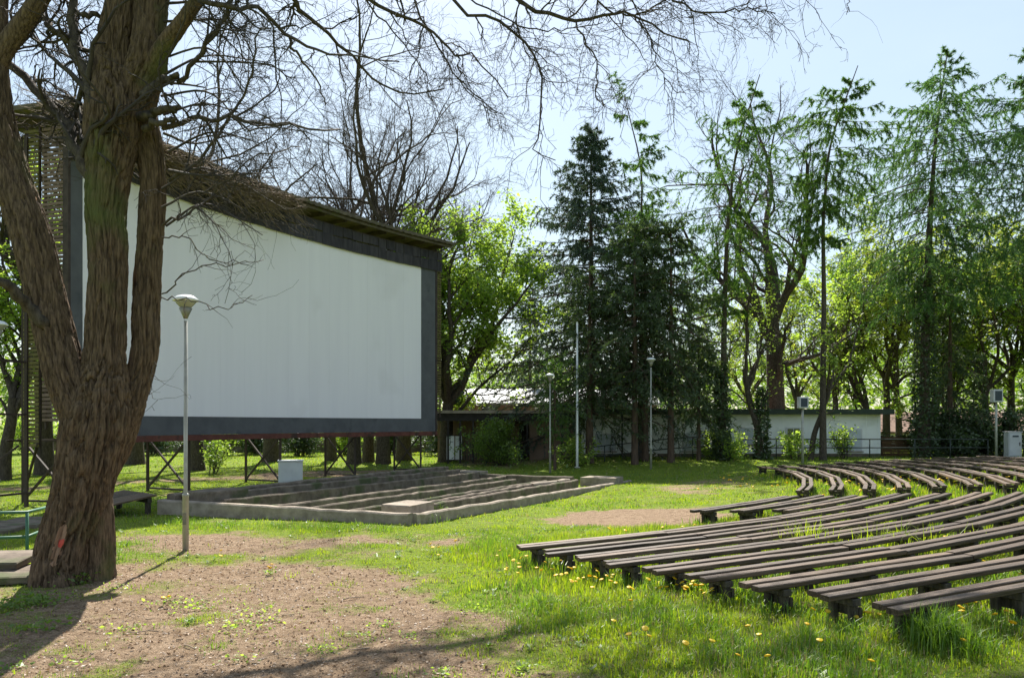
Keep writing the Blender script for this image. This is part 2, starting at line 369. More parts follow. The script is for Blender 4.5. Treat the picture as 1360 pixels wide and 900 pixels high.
# ------------------------------------------------------------------ tree growing
def kids(P, R, rng, k, t0, t1, ang, length, n, jit, trop, rr, aj=.25, lj=.3, taper=.25, fall=.5, rmin=.004, plane=None):
    """children of the polylines P: k per parent between t0 and t1 of its length"""
    m, pn, _ = P.shape
    t = (np.arange(k)[None, :] + rng.random((m, k))) / k * (t1 - t0) + t0
    f = t * (pn - 1); i = np.minimum(f.astype(int), pn - 2); fr = (f - i)[..., None]
    ar = np.arange(m)[:, None]
    p0 = P[ar, i] * (1 - fr) + P[ar, i + 1] * fr
    r0 = (R[ar, i] * (1 - fr[..., 0]) + R[ar, i + 1] * fr[..., 0])
    T = norm(P[ar, i + 1] - P[ar, i])
    rv = rng.normal(size=T.shape)
    if plane is not None: rv[..., 2] *= plane
    U = norm(np.cross(T, rv)); U = norm(np.cross(U, T))
    a = ang * (1 + aj * rng.normal(size=t.shape))[..., None]
    d = norm(T * np.cos(a) + U * np.sin(a))
    Lp = np.linalg.norm(np.diff(P, axis=1), axis=2).sum(1)[:, None]
    L = (length if length > 0 else -length * Lp) * (1 - fall * t) * (1 + lj * rng.normal(size=t.shape)).clip(.35, 1.8)
    p0, d, L = p0.reshape(-1, 3), d.reshape(-1, 3), np.broadcast_to(L, t.shape).reshape(-1, 1)
    r = np.minimum(np.maximum(r0 * rr, rmin), r0 * .95).reshape(-1)
    out = [p0]; st = L / (n - 1)
    for j in range(n - 1):
        d = norm(d + rng.normal(size=d.shape) * jit + np.array(trop))
        out.append(out[-1] + d * st)
    C = np.stack(out, 1)
    RR = r[:, None] * np.linspace(1, taper, n)[None, :]
    return C, np.maximum(RR, rmin * .6)
def poly1(pts, r0, r1, n=24):
    p = spline(pts, n); return p[None], np.linspace(r0, r1, n)[None]
def leaf_quads(pts, rng, size, sj=.35, flat=.5, asp=.62):
    """one folded kite per point"""
    m = len(pts); s = size * (1 + sj * rng.normal(size=(m, 1))).clip(.4, 1.8)
    a = norm(rng.normal(size=(m, 3)) * np.array([1, 1, flat])); b = norm(np.cross(a, norm(rng.normal(size=(m, 3)) * np.array([.5, .5, 1]))))
    nrm = np.cross(a, b)
    v0 = pts; v1 = pts + a * s * .5 + b * s * .5 * asp + nrm * s * .08; v2 = pts + a * s; v3 = pts + a * s * .5 - b * s * .5 * asp + nrm * s * .08
    V = np.stack([v0, v1, v2, v3], 1).reshape(-1, 3); F = np.arange(m * 4).reshape(-1, 4)
    return V, F
def needle_tris(P, rng, q, ln, wd, fwd=.6, down=0., drop=0.):
    """q thin triangles along each polyline"""
    m, n, _ = P.shape
    t = rng.random((m, q)) * (1 - drop) + drop; f = t * (n - 1); i = np.minimum(f.astype(int), n - 2); fr = (f - i)[..., None]; ar = np.arange(m)[:, None]
    p = P[ar, i] * (1 - fr) + P[ar, i + 1] * fr; T = norm(P[ar, i + 1] - P[ar, i])
    d = norm(T * fwd + norm(rng.normal(size=T.shape)) * .75 + np.array([0, 0, -down]))
    s = norm(np.cross(d, rng.normal(size=T.shape)))
    L = ln * (.6 + .8 * rng.random((m, q, 1)))
    V = np.stack([p - s * wd * .5, p + s * wd * .5, p + d * L], 2).reshape(-1, 3)
    return V, np.arange(len(V)).reshape(-1, 3)
def sample_along(P, rng, q, t0=.3):
    m, n, _ = P.shape
    t = rng.random((m, q)) * (1 - t0) + t0; f = t * (n - 1); i = np.minimum(f.astype(int), n - 2); fr = (f - i)[..., None]; ar = np.arange(m)[:, None]
    return (P[ar, i] * (1 - fr) + P[ar, i + 1] * fr).reshape(-1, 3)
def put_tree(name, label, cat, base, group, pieces, rotz=0):
    """pieces: (part name, mesh, material, kind); meshes are in local space"""
    t = thing(name, label, cat, tuple(base), group, rotz)
    for pn, me, mt, kd in pieces: part(pn, me, mt, t, WM[t], kd)
    return t

def bare_tree(seed, H, r0, lean=(0, 0), fork=.38, leaders=4, spread=.5, dens=1., leaves=None, leafsize=.12, leafq=3, ld_len=.62, fine=True, mt='bark_far', crown0=0., low=(.45, .75), lowlen=.3, wig=.17, leafj=.08):
    rng = np.random.default_rng(seed)
    top = np.array([lean[0], lean[1], H * fork])
    P0, R0 = poly1([(0, 0, -.3), (lean[0] * .2, lean[1] * .2, H * fork * .35), tuple(top * np.array([.7, .7, .7]) + rng.normal(size=3) * .12), tuple(top)], r0 * 1.12, r0 * .72, 12)
    R0[0, 0] *= 1.35; R0[0, 1] *= 1.1
    P1, R1 = kids(P0, R0, rng, leaders, .72, 1., spread, H * ld_len, 14, wig, (0, 0, .10), .72, fall=.0, lj=.18, taper=.16)
    P1b, R1b = kids(P0, R0, rng, max(2, leaders // 2), low[0], low[1], 1.0, H * lowlen, 10, .16, (0, 0, .06), .35, fall=.2)
    P2, R2 = kids(P1, R1, rng, int(8 * dens), .15, .97, .75, -.42, 9, .17, (0, 0, .05), .62, fall=.45)
    P3, R3 = kids(P2, R2, rng, int(7 * dens), .12, .98, .75, -.45, 6, .2, (0, 0, .03), .62, fall=.4, rmin=.011)
    P3b, R3b = kids(P1b, R1b, rng, int(9 * dens), .2, .98, .75, -.4, 6, .2, (0, 0, .03), .55, fall=.4, rmin=.008)
    P4, R4 = kids(P3, R3, rng, 5, .12, 1., .7, -.5, 4, .22, (0, 0, .02), .7, fall=.3, rmin=.009)
    P4b, R4b = kids(P3b, R3b, rng, 5, .12, 1., .7, -.5, 4, .22, (0, 0, .02), .7, fall=.3, rmin=.009)
    V, F = tubes([(P0, R0)], 12); V1, F1 = tubes([(P1, R1), (P1b, R1b)], 7)
    trunk = mesh_np('trunk', np.concatenate([V, V1]), np.concatenate([F, F1 + len(V)]), True)
    ends = [P3, P3b, P4, P4b]
    tw = [(P2, R2), (P3, R3), (P3b, R3b), (P4, R4), (P4b, R4b)]
    if fine:
        P5, R5 = kids(P4, R4, rng, 3, .2, 1., .65, -.55, 3, .25, (0, 0, 0), .8, fall=.2, rmin=.008); tw.append((P5, R5)); ends.append(P5)
    V, F = tubes(tw[:1], 4); V1, F1 = tubes(tw[1:], 3)
    twigs = mesh_np('branches', np.concatenate([V, V1]), np.concatenate([F, F1 + len(V)]), True)
    pcs = [('trunk', trunk, M[mt], None), ('branches', twigs, M[mt], None)]
    if leaves:
        pts = np.concatenate([sample_along(P4, rng, leafq, .3), sample_along(P4b, rng, leafq, .3), sample_along(P3, rng, max(1, leafq // 2), .6)])
        pts = pts[pts[:, 2] > crown0]
        pts = pts + rng.normal(size=pts.shape) * leafj
        V, F = leaf_quads(pts, rng, leafsize)
        pcs.append(('crown', mesh_np('crown', V, F), M[leaves], 'stuff'))
    return pcs

def conifer(seed, H, r0, zb, L0, needles, bark='bark_red', step=.5, per=5, droop=.35, q=14, sub=9, nl=.14, nw=.035, top_pow=.85, gap=0., bend=None, lfun=None, hang=.25, sublen=.30, trunk_vis=True, tip=.02, subrad=.004, brad=.010, ljit=.18, gtop=0.):
    rng = np.random.default_rng(seed)
    bend = bend or [(0, 0), (0, 0), (0, 0)]
    zs = np.linspace(-.3, H, 14); bx = np.interp(zs, np.linspace(0, H, len(bend)), [b[0] for b in bend]); by = np.interp(zs, np.linspace(0, H, len(bend)), [b[1] for b in bend])
    T = spline(np.stack([bx, by, zs], 1), 30); Rt = np.interp(T[:, 2], [0, .6, H], [r0 * 1.15, r0, tip])
    V, F = tubes([(T[None], Rt[None])], 10); trunk = mesh_np('trunk', V, F, True)
    z = zb; S, D, LL = [], [], []
    while z < H - .25:
        u = (z - zb) / (H - zb)
        L = (L0 * (1 - u) ** top_pow + .25) if lfun is None else lfun(u) * L0
        a0 = rng.random() * 6.28
        for j in range(per):
            if rng.random() < gap + gtop * u ** 2: continue
            a = a0 + j * 6.283 / per + rng.normal() * .25
            up = .15 - droop * (1 - u) + .55 * u ** 3
            zz = z + rng.normal() * step * .25
            x = np.interp(zz, T[:, 2], T[:, 0]); y = np.interp(zz, T[:, 2], T[:, 1])
            S.append((x, y, zz)); D.append((math.cos(a), math.sin(a), up)); LL.append(L * (1 + rng.normal() * ljit))
        z += step * (1 - .35 * u)
    S, D, LL = np.array(S), norm(np.array(D)), np.maximum(np.array(LL), .2)
    n = 7; d = D.copy(); pts = [S]
    for j in range(n - 1):
        bendz = (-.10 * droop / .35) if j < 3 else .09
        d = norm(d + rng.normal(size=d.shape) * .07 + np.array([0, 0, bendz])); pts.append(pts[-1] + d * (LL / (n - 1))[:, None])
    P1 = np.stack(pts, 1); R1 = (np.clip(LL * brad, .006, .05))[:, None] * np.linspace(1, .25, n)[None]
    P2, R2 = kids(P1, R1, rng, sub, .12, 1., .85, -sublen, 4, .12, (0, 0, -hang), .5, fall=.35, rmin=subrad, plane=.25)
    V, F = tubes([(P1, R1)], 4); V2, F2 = tubes([(P2, R2)], 3)
    br = mesh_np('branches', np.concatenate([V, V2]), np.concatenate([F, F2 + len(V)]), True)
    L2 = np.linalg.norm(np.diff(P2, axis=1), axis=2).sum(1); P2 = P2[rng.random(len(P2)) < np.clip(L2 / np.median(L2), .12, 1)]
    Va, Fa = needle_tris(P2, rng, q, nl, nw, .7, .12); Vb, Fb = needle_tris(P1, rng, q, nl, nw, .7, .1, drop=.25)
    cr = mesh_np('needles', np.concatenate([Va, Vb]), np.concatenate([Fa, Fb + len(Va)]))
    return [('trunk', trunk, M[bark], None), ('branches', br, M[bark], None), ('crown', cr, M[needles], 'stuff')]

def shrub(seed, w, h, leafm, nleaf=5000, ls=.09, stems=9, round_=True, flat=.6):
    rng = np.random.default_rng(seed)
    k = stems; a = rng.random(k) * 6.28; sp = rng.random(k) * .8
    S = np.stack([np.cos(a) * .12, np.sin(a) * .12, np.full(k, -.05)], 1)
    d = norm(np.stack([np.cos(a) * sp * w / h, np.sin(a) * sp * w / h, np.ones(k)], 1)); pts = [S]
    for j in range(6):
        d = norm(d + rng.normal(size=d.shape) * .12); pts.append(pts[-1] + d * h * .17)
    P1 = np.stack(pts, 1); R1 = np.linspace(.03, .008, 7)[None].repeat(k, 0) * h * .6
    P2, R2 = kids(P1, R1, rng, 9, .1, 1., .8, h * .45, 5, .2, (0, 0, .05), .6, fall=.35)
    P3, R3 = kids(P2, R2, rng, 5, .1, 1., .7, h * .2, 3, .2, (0, 0, .02), .7)
    P = np.concatenate([P3.reshape(-1, 3)])
    V, F = tubes([(P1, R1), (P2, R2), (P3, R3)], 4)
    st = mesh_np('stems', V, F, True)
    q = max(1, nleaf // len(P3)); L = sample_along(P3, rng, q, .1) + rng.normal(size=(len(P3) * q, 3)) * .07 * h
    L = L[L[:, 2] > .05]
    V, F = leaf_quads(L, rng, ls, flat=flat)
    return [('stems', st, M['bark_far'], None), ('foliage', mesh_np('foliage', V, F), M[leafm], 'stuff')]

# ------------------------------------------------------------------ the outdoor cinema screen
SA, SB = np.array([-3.42, 35.2]), np.array([-11.37, 20.3])       # right and left ends
ch = SA - SB; CL = np.linalg.norm(ch); ct = ch / CL; cn = np.array([ct[1], -ct[0]])   # cn: towards the audience
RAD = 40.0; CEN = (SA + SB) / 2 + cn * math.sqrt(RAD ** 2 - CL ** 2 / 4)
TH = 2 * math.asin(CL / 2 / RAD); ALEN = TH * RAD
a_mid = math.atan2(-cn[1], -cn[0])
def arc(s, off=0.):
    """point of the screen arc at length s from the left end, off metres towards the audience"""
    a = a_mid - (s / ALEN - .5) * TH
    e = np.array([math.cos(a), math.sin(a)]); return CEN + e * (RAD - off)
if np.linalg.norm(arc(0) - SB) > np.linalg.norm(arc(0) - SA):
    _arc0 = arc
    def arc(s, off=0.): return _arc0(ALEN - s, off)
def arc_slab(name, s0, s1, z0, z1, o0, o1, n=40, wave=0, wl=.18):
    """curved slab along the screen: o0 back, o1 front"""
    V, F = [], []
    for i in range(n + 1):
        s = s0 + (s1 - s0) * i / n
        w = wave * math.sin(s / wl * 2 * math.pi) if wave else 0
        for o, z in ((o0, z0), (o1, z0), (o1, z1), (o0, z1)):
            p = arc(s, o); V.append((p[0], p[1], z + w))
    for i in range(n):
        b = i * 4
        for j in range(4): F.append((b + j, b + (j + 1) % 4, b + 4 + (j + 1) % 4, b + 4 + j))
    F.append((3, 2, 1, 0)); F.append((n * 4, n * 4 + 1, n * 4 + 2, n * 4 + 3))
    me = bpy.data.meshes.new(name); me.from_pydata(V, [], F); me.update(); return me
ZB, ZW0, ZW1, ZF = 1.67, 2.23, 8.82, 9.74
scr = thing('cinema_screen', 'giant curved white outdoor cinema screen raised on dark steel legs', 'screen', (*arc(ALEN / 2), -.15))
ps = part('projection_surface', arc_slab('projection_surface', .42, ALEN - .86, ZW0, ZW1 + .05, -.06, -.012), M['white_screen'], scr)
_n = 15; _w = (ALEN - 1.28) / _n
for i in range(_n):
    o_ = random.Random(i).uniform(-.0005, .0008)
    part('panel', arc_slab('panel', .42 + i * _w + .0012, .42 + (i + 1) * _w - .0012, ZW0 + .004, ZW1 + .05, -.011, o_, 4), M['white_screen'], ps)
part('border', arc_slab('border_bottom', 0, ALEN, ZB, ZW0 - .004, -.08, .015), M['screen_border'], scr, label='grey border strip below the white surface')
part('border', arc_slab('border_side', 0, .416, ZW0 - .002, ZW1 + .3, -.08, .015, 4), M['screen_border'], scr)
part('border', arc_slab('border_side', ALEN - .856, ALEN, ZW0 - .002, ZW1 + .3, -.08, .015, 4), M['screen_border'], scr)
part('edge_trim', arc_slab('edge_trim', ALEN + .002, ALEN + .09, ZB - .1, ZF, -.12, .05, 2), M['dark_steel'], scr)
part('edge_trim', arc_slab('edge_trim', -.08, -.002, ZB - .1, ZF, -.12, .05, 2), M['dark_steel'], scr)
part('beam', arc_slab('beam', -.1, ALEN + .05, ZB - .18, ZB - .006, -.16, .10), M['red_steel'], scr, label='rust red steel beam under the screen')
rr = random.Random(5); s = -.1; k = 0
while s < ALEN + .35:                                            # fascia boards
    w = rr.uniform(.42, .56); dz = rr.uniform(-.03, .03); o = rr.uniform(0, .012)
    part('fascia_board', arc_slab('fascia_board', s + .006, min(s + w, ALEN + .36) - .008, ZW1 - .02 + rr.uniform(-.012, .012), ZW1 + .40 + dz, .05 + o, .075 + o, 1), M['fascia'], scr)
    part('fascia_board', arc_slab('fascia_board', s + .006 + rr.uniform(0, .02), min(s + w, ALEN + .36) - .008, ZW1 + .40 + dz + rr.choice((.004, .004, .03, .05)), ZF - .12 + rr.uniform(-.02, .02), .052 + o, .077 + o, 1), M['fascia'], scr)
    s += w
part('fascia_rail', arc_slab('fascia_rail', -.1, ALEN + .3, ZF - .2, ZF - .08, -.02, .045, 30), M['dark_steel'], scr)
roof = part('roof', arc_slab('roof', -.55, ALEN + .62, ZF + .22, ZF + .34, -2.3, .62, 120, .022, .36), M['roof_sheet'], scr, label='dark mossy corrugated roof along the top of the screen')
part('gutter_board', arc_slab('gutter_board', -.5, ALEN + .55, ZF + .10, ZF + .192, .42, .50, 40), M['roof_sheet'], roof)
for i in range(16):                                              # rafters under the roof
    s = .1 + i * (ALEN) / 15
    a, b = arc(s, -1.9), arc(s, .38); m = axes((*a, ZF + .13), (*b, ZF + .13))
    part('rafter', box_mesh('rafter', 1, .06, .16, origin=(.5, 0, 0)), M['dark_steel'], roof, m)
unit_bar = box_mesh('steel_bar', 1, .075, .075, origin=(.5, 0, 0)); unit_bar.materials.append(M['dark_steel'])
unit_thin = box_mesh('steel_bar_thin', 1, .055, .055, origin=(.5, 0, 0)); unit_thin.materials.append(M['dark_steel'])
def bar(nm, a, b, me=None, par=None): return part(nm, me or unit_bar, None, par or scr, axes(a, b))
for i, s in enumerate((.45, 4.6, 8.7, 12.6, 16.4)):
    f, b = arc(s, -.28), arc(s, -2.0); gf, gb = g1(*f) - .1, g1(*b) - .1
    bar('post', (*f, gf), (*f, ZF)); bar('post', (*b, gb), (*b, ZF))
    bar('brace', (*arc(s, -.33), gf + .25), (*arc(s, -1.95), 1.5), unit_thin); bar('brace', (*arc(s, -1.95), gb + .25), (*arc(s, -.33), 1.5), unit_thin)
    bar('foot_rail', (*arc(s, -.31), gf + .2), (*arc(s, -1.97), gb + .2), unit_thin)
    bar('top_rail', (*arc(s, -.33), ZF - .1), (*arc(s, -1.95), ZF - .1), unit_thin)
    for z in (1.56, 4.2, 6.9): bar('cross_rail', (*arc(s, -.31), z), (*arc(s, -1.97), z), unit_thin)
for (s, dx) in ((2.6, 0), (6.6, 0), (10.6, 0), (14.6, 0)):       # rear stays
    b = arc(s, -2.0); bar('post', (*b, 1.4), (*b, ZF))
for z in (1.56, 5.6, ZF - .05):
    for i in range(8): bar('rear_rail', (*arc(i * ALEN / 8, -2.06), z), (*arc((i + 1) * ALEN / 8, -2.06), z), unit_thin)
part('back_sheet', arc_slab('back_sheet', .05, ALEN - .05, ZB + .02, ZW1 + .22, -.2, -.12, 30), M['dark_inside'], scr)
# slatted wings at the ends
def slat_run(p0, p1, z0, z1, pitch, m, face=(1, 0, 0)):
    me = box_mesh('slat', 1, .022, pitch * .70, origin=(.5, 0, 0)); me.materials.append(M[m])
    r = random.Random(len(m)); z = z0
    while z < z1:
        j = r.uniform(-.006, .006)
        part('slat', me, None, scr, axes((*p0, z + j), (*p1, z + r.uniform(-.01, .01)))); z += pitch
    for t in (.06, .94):
        q = p0 * (1 - t) + p1 * t; bar('slat_post', (*q + face[:2] * .04, z0 - .25), (*q + face[:2] * .04, z1 + .1), unit_thin)
E0, EN = arc(-.04, -.02), norm(arc(0, -1.) - arc(0, 0.)); ET = norm(arc(0) - arc(1))
slat_run(E0 + EN * .06, E0 + EN * .80, 2.12, 9.62, .107, 'slat', ET * -1.5)
slat_run(E0 + EN * .86 + ET * .05, E0 + EN * 1.36 + ET * .05, 1.45, 9.62, .107, 'slat_ochre', ET * -1.5)
R0_, RT = arc(ALEN + .10, -.25), norm(arc(ALEN + .1) - arc(ALEN - .9))
slat_run(R0_, R0_ + RT * .52, 2.55, 9.6, .107, 'slat_ochre', np.array([-RT[1], RT[0]]) * 1.2)
bar('brace', (*arc(.45, -2.0), .1), (*arc(-.1, -.9), 1.5), unit_thin)
bar('brace', (*(arc(-.2, -1.4)), 1.45), (*(arc(-1.5, -2.6)), -.1), unit_thin)
for z in (2.25, 3.6): bar('wing_rail', (*arc(-.1, -1.25), z), (*(arc(-.1, -1.25) + ET * 2.4), z), unit_thin)
bar('post', (*(arc(-.1, -1.25) + ET * .02), -.25), (*(arc(-.1, -1.25) + ET * .02), 9.5))
bar('foot_rail', (*arc(-.05, -1.2), .22), (*(arc(-.1, -1.25) + ET * 2.4), .22), unit_thin)

# dead creeper on the roof
rng = np.random.default_rng(77)
m_ = 620; s0 = rng.random(m_) ** 1.1 * 8.2 - .6; pts = []
zc = ZF + .15 - .45 * rng.random(m_); oc = .55 + .35 * rng.random(m_); dirs = rng.choice([-1, 1], m_, p=[.25, .75]); vz = rng.normal(size=m_) * .03
for j in range(9):
    pts.append(np.stack([*np.array([arc(a, o) for a, o in zip(s0, oc)]).T, zc], 1))
    s0 = s0 + dirs * (.16 + .12 * rng.random(m_)); vz = vz * .7 + rng.normal(size=m_) * .05 - .012; zc = np.clip(zc + vz, ZW1 - .5, ZF + .62); oc = np.clip(oc + rng.normal(size=m_) * .05, .18, 1.0)
CP = np.stack(pts, 1); CR = rng.uniform(.006, .018, m_)[:, None] * np.linspace(1, .5, 9)[None]
K1, KR = kids(CP[::2], CR[::2], rng, 2, .1, 1, .8, .6, 5, .3, (0, 0, -.10), .7, rmin=.005)
V, F = tubes([(CP, CR), (K1, KR)], 3)
cr_ = part('dead_creeper', mesh_np('dead_creeper', V, F, True), M['dead_twig'])
tag(cr_, 'tangled brown dead creeper draped over the roof edge of the screen', 'creeper')

# ------------------------------------------------------------------ stage foundation in front of the screen
def wall_between(nm, p, q, w, z0, z1, m, par, seed=0, n=None, label=None):
    """rough concrete strip from p to q (xy); top can slope: z1=(za,zb)"""
    p, q = np.asarray(p, float), np.asarray(q, float); L = np.linalg.norm(q - p); d = (q - p) / L; nn = np.array([-d[1], d[0]])
    n = n or max(3, int(L / .35)); r = random.Random(seed); V, F = [], []
    za, zb = z1 if isinstance(z1, tuple) else (z1, z1)
    for i in range(n + 1):
        c = p + d * L * i / n; zt = za + (zb - za) * i / n
        jw, jz = r.uniform(-.012, .012), r.uniform(-.015, .012)
        for o, z in ((-w / 2, z0), (w / 2, z0), (w / 2 + jw, zt - .03 + jz), (w / 2 - .03 + jw, zt + jz), (-w / 2 + .03 + jw, zt + jz), (-w / 2 + jw, zt - .03 + jz)):
            e = c + nn * o; V.append((e[0], e[1], z))
    for i in range(n):
        for j in range(6): F.append((i * 6 + j, i * 6 + (j + 1) % 6, i * 6 + 6 + (j + 1) % 6, i * 6 + 6 + j))
    F.append((5, 4, 3, 2, 1, 0)); F.append(tuple(n * 6 + j for j in range(6)))
    me = bpy.data.meshes.new(nm); me.from_pydata(V, [], F); me.update()
    return part(nm, me, M[m], par, label=label)
cA, cB, cC = hit(545, 697)[:2], hit(214, 682)[:2], hit(836, 639)[:2]
stage = thing('stage_foundation', 'low concrete foundation walls of a removed stage before the screen', 'foundation', (*((cA + cC) / 2), -.2))
zf = -.45
rdir = norm(cC - cA); fdir = norm(cB - cA); LF = np.linalg.norm(cB - cA); LR = np.linalg.norm(cC - cA)
wall_between('outer_wall', cA, cB, .24, zf, (g1(*cA) + .25, .20), 'concrete_light', stage, 1)
wall_between('outer_wall', cA + rdir * .14, cC, .18, zf, (g1(*cA) + .23, g1(*cC) + .05), 'concrete_light', stage, 2)
wall_between('outer_wall', cB - fdir * .12 + rdir * .16, cB + rdir * 13.6, .26, zf, (.32, .34), 'concrete', stage, 3)
# strips inside, running from the front wall towards the far right
for i, (t, z, l0, l1, w, m) in enumerate(((.13, .07, 2.3, 12.4, .14, 'concrete'), (.29, .05, .2, 12.2, .12, 'concrete'), (.43, .10, .2, 11.6, .13, 'concrete'), (.585, .10, .2, 13., .15, 'concrete'), (.76, .22, .2, 13.2, .15, 'concrete'), (.90, .30, 2., 13.4, .16, 'concrete'))):
    o = cA + fdir * LF * t
    p, q = o + rdir * l0, o + rdir * l1
    wall_between('footing_strip', p, q, w, zf, (z, z - .06), m, stage, 10 + i)
# the strip nearest the right wall bends in to meet the next at its far end
o = cA + fdir * LF * .20
wall_between('footing_strip', o + rdir * 3., o + rdir * 9.4, .14, zf, .05, 'concrete', stage, 31)
pb = o + rdir * 9.48; pc = cA + fdir * LF * .15 + rdir * 12.3
wall_between('footing_strip', pb, (pb + pc) / 2 - fdir * .10, .21, zf, .065, 'concrete_light', stage, 32)
wall_between('footing_strip', (pb + pc) / 2 - fdir * .10 + norm(pc - pb) * .05, pc - norm(pc - pb) * .3, .21, zf, .07, 'concrete_light', stage, 33)
wall_between('cross_wall', cA + fdir * LF * .17 + rdir * 12.75, cA + fdir * LF * .98 + rdir * 13.5, .24, zf, .08, 'concrete', stage, 34)
def block(nm, c, sx, sy, z0, z1, ang, m, par, seed):
    me = box_mesh(nm, sx, sy, z1 - z0, .025, seg=2, wob=.008, seed=seed)
    return part(nm, me, M[m], par, Matrix.Translation((*c, (z0 + z1) / 2)) @ Matrix.Rotation(ang, 4, 'Z'))
ra = math.atan2(rdir[1], rdir[0])
block('footing_block', cA + rdir * .95 + fdir * .62, 1.05, .75, zf, .22, ra, 'concrete_light', stage, 1)
block('footing_block', cC - rdir * 1.5 + fdir * .62, 1.0, 1.4, zf, -.02, ra, 'concrete_light', stage, 2)
block('footing_block', cB + rdir * .9 - fdir * .75, 1.3, .9, zf, .38, ra, 'concrete', stage, 3)
block('footing_block', cA + fdir * LF * .93 + rdir * 14.2, 1.1, 1.6, zf, .12, ra, 'concrete_light', stage, 4)

# dark plank ramp at the left end of the foundation
rp = thing('plank_ramp', 'dark grey plank ramp leading up to the concrete foundation', 'ramp', (*(cB - rdir * .2), -.1))
r0_, r1_ = hit(118, 690)[:2], cB + np.array([-.12, .0])
dR = norm(r1_ - r0_); nR = np.array([-dR[1], dR[0]])
for i in range(9):
    o = r0_ + nR * (.05 + i * .215)
    part('plank', box_mesh('ramp_plank', 1, .2, .045, .006, origin=(.5, 0, 0)), M['plank'], rp, axes((*o, .06), (*(o + dR * np.linalg.norm(r1_ - r0_)), .30)))
for t in (.12, .9):
    o = r0_ + dR * np.linalg.norm(r1_ - r0_) * t
    part('joist', box_mesh('ramp_joist', 1, .1, .12, origin=(.5, 0, 0)), M['support'], rp, axes((*o, .06 + .24 * t - .09), (*(o + nR * 1.9), .06 + .24 * t - .09)))
    for k in (.1, 1.8):
        q = o + nR * k; part('leg', box_mesh('ramp_leg', .1, .1, .4), M['support'], rp, Matrix.Translation((*q, -.25 + .24 * t)))

# white box behind the foundation
bp = G(386, 28.6); wb = thing('white_cabinet', 'white box cabinet standing behind the foundation under the screen', 'cabinet', tuple(bp))
bm_ = Matrix.Translation(bp) @ Matrix.Rotation(.25, 4, 'Z')
part('body', box_mesh('cabinet_body', .84, .55, .78, .012, origin=(0, 0, .42)), M['cabinet'], wb, bm_)
part('lid', box_mesh('cabinet_lid', .9, .61, .05, .01, origin=(0, 0, .837)), M['cabinet'], wb, bm_)
part('plinth', box_mesh('cabinet_plinth', .8, .5, .1, origin=(0, 0, -.02)), M['concrete'], wb, bm_)

# ------------------------------------------------------------------ benches
plank_meshes = []
for i in range(4):
    bm = bmesh.new(); bmesh.ops.create_cube(bm, size=1)
    for v in bm.verts: v.co = Vector((v.co.x + .5, v.co.y * .124, v.co.z * .054))
    bmesh.ops.subdivide_edges(bm, edges=[e for e in bm.edges if abs(e.verts[0].co.x - e.verts[1].co.x) > .5], cuts=6)
    es = [e for e in bm.edges if abs(e.verts[0].co.x - e.verts[1].co.x) > .05 and len(e.link_faces) == 2 and e.calc_face_angle(0) > 1]
    bmesh.ops.bevel(bm, geom=es, offset=.008, segments=1, affect='EDGES')
    r = random.Random(i)
    for v in bm.verts:
        x = round(v.co.x, 2); q = random.Random(int(x * 100) + i * 1000)
        v.co.z += q.uniform(-.002, .002) + (.002 * math.sin(x * 5 + i)); v.co.y += q.uniform(-.002, .002)
    me = bm_mesh('seat_plank', bm); me.materials.append(M['plank']); plank_meshes.append(me)
def support_mesh():
    bm = bmesh.new()
    def b(sx, sy, sz, c):
        r = bmesh.ops.create_cube(bm, size=1)
        for v in r['verts']: v.co = Vector((v.co.x * sx + c[0], v.co.y * sy + c[1], v.co.z * sz + c[2]))
    b(.10, .36, .07, (0, 0, -.066)); b(.07, .075, .48, (.0, .12, -.34)); b(.07, .075, .48, (0, -.12, -.34)); b(.03, .35, .10, (.055, 0, -.17))
    bmesh.ops.bevel(bm, geom=bm.edges[:], offset=.006, segments=1, affect='EDGES')
    return bm_mesh('bench_support', bm)
sup_me = support_mesh(); sup_me.materials.append(M['support'])
SEAT = .34
SUPS = []
ORD = ['first', 'second', 'third', 'fourth', 'fifth', 'sixth', 'seventh', 'eighth', 'ninth', 'tenth', 'eleventh', 'twelfth']
def bench(label, cen, R, a0, a1, nseg, seed, group, segfr=None, ws=1.):
    r = random.Random(seed)
    fr = segfr or [i / nseg for i in range(nseg + 1)]
    angs = [math.radians(a0 + (a1 - a0) * f) for f in fr]
    mid = math.radians((a0 + a1) / 2); bx, by = cen[0] + R * math.cos(mid), cen[1] + R * math.sin(mid)
    t = thing('bench', label, 'bench', (bx, by, g1(bx, by)), group)
    def P(a, rad):
        x, y = cen[0] + rad * math.cos(a), cen[1] + rad * math.sin(a)
        return np.array([x, y, float(gz(np.array([x]), np.array([y]), False)[0]) + SEAT - .029])
    for i in range(len(angs) - 1):
        for off in (-.114 * ws, .114 * ws):
            p, q = P(angs[i], R + off), P(angs[i + 1], R + off); d = norm(q - p)
            e0 = r.uniform(-.05, .05) if i == 0 else .004; e1 = r.uniform(-.05, .05) if i == len(angs) - 2 else -.004
            p = p + d * e0; q = q + d * e1
            dz = r.uniform(-.008, .008); p[2] += dz; q[2] += dz + r.uniform(-.006, .006)
            part('plank', r.choice(plank_meshes), None, t, axes(p, q) @ Matrix.Diagonal((1, ws, 1, 1)))
        p, q = P(angs[i], R), P(angs[i + 1], R); L = np.linalg.norm(q - p); ns = max(1, round(L / 1.7)); d = (q - p) / L
        for k in range(ns + 1):
            if k == ns and i < len(angs) - 2: continue
            o = .32 if k == 0 and i == 0 else (L - .32 if k == ns else max(.1, L * k / ns))
            c = p + d * o + np.array([0, 0, .0]); m = axes(c, c + d, sx=1) @ Matrix.Diagonal((1, ws, 1, 1))
            part('support', sup_me, None, t, m); SUPS.append(c)
    return t
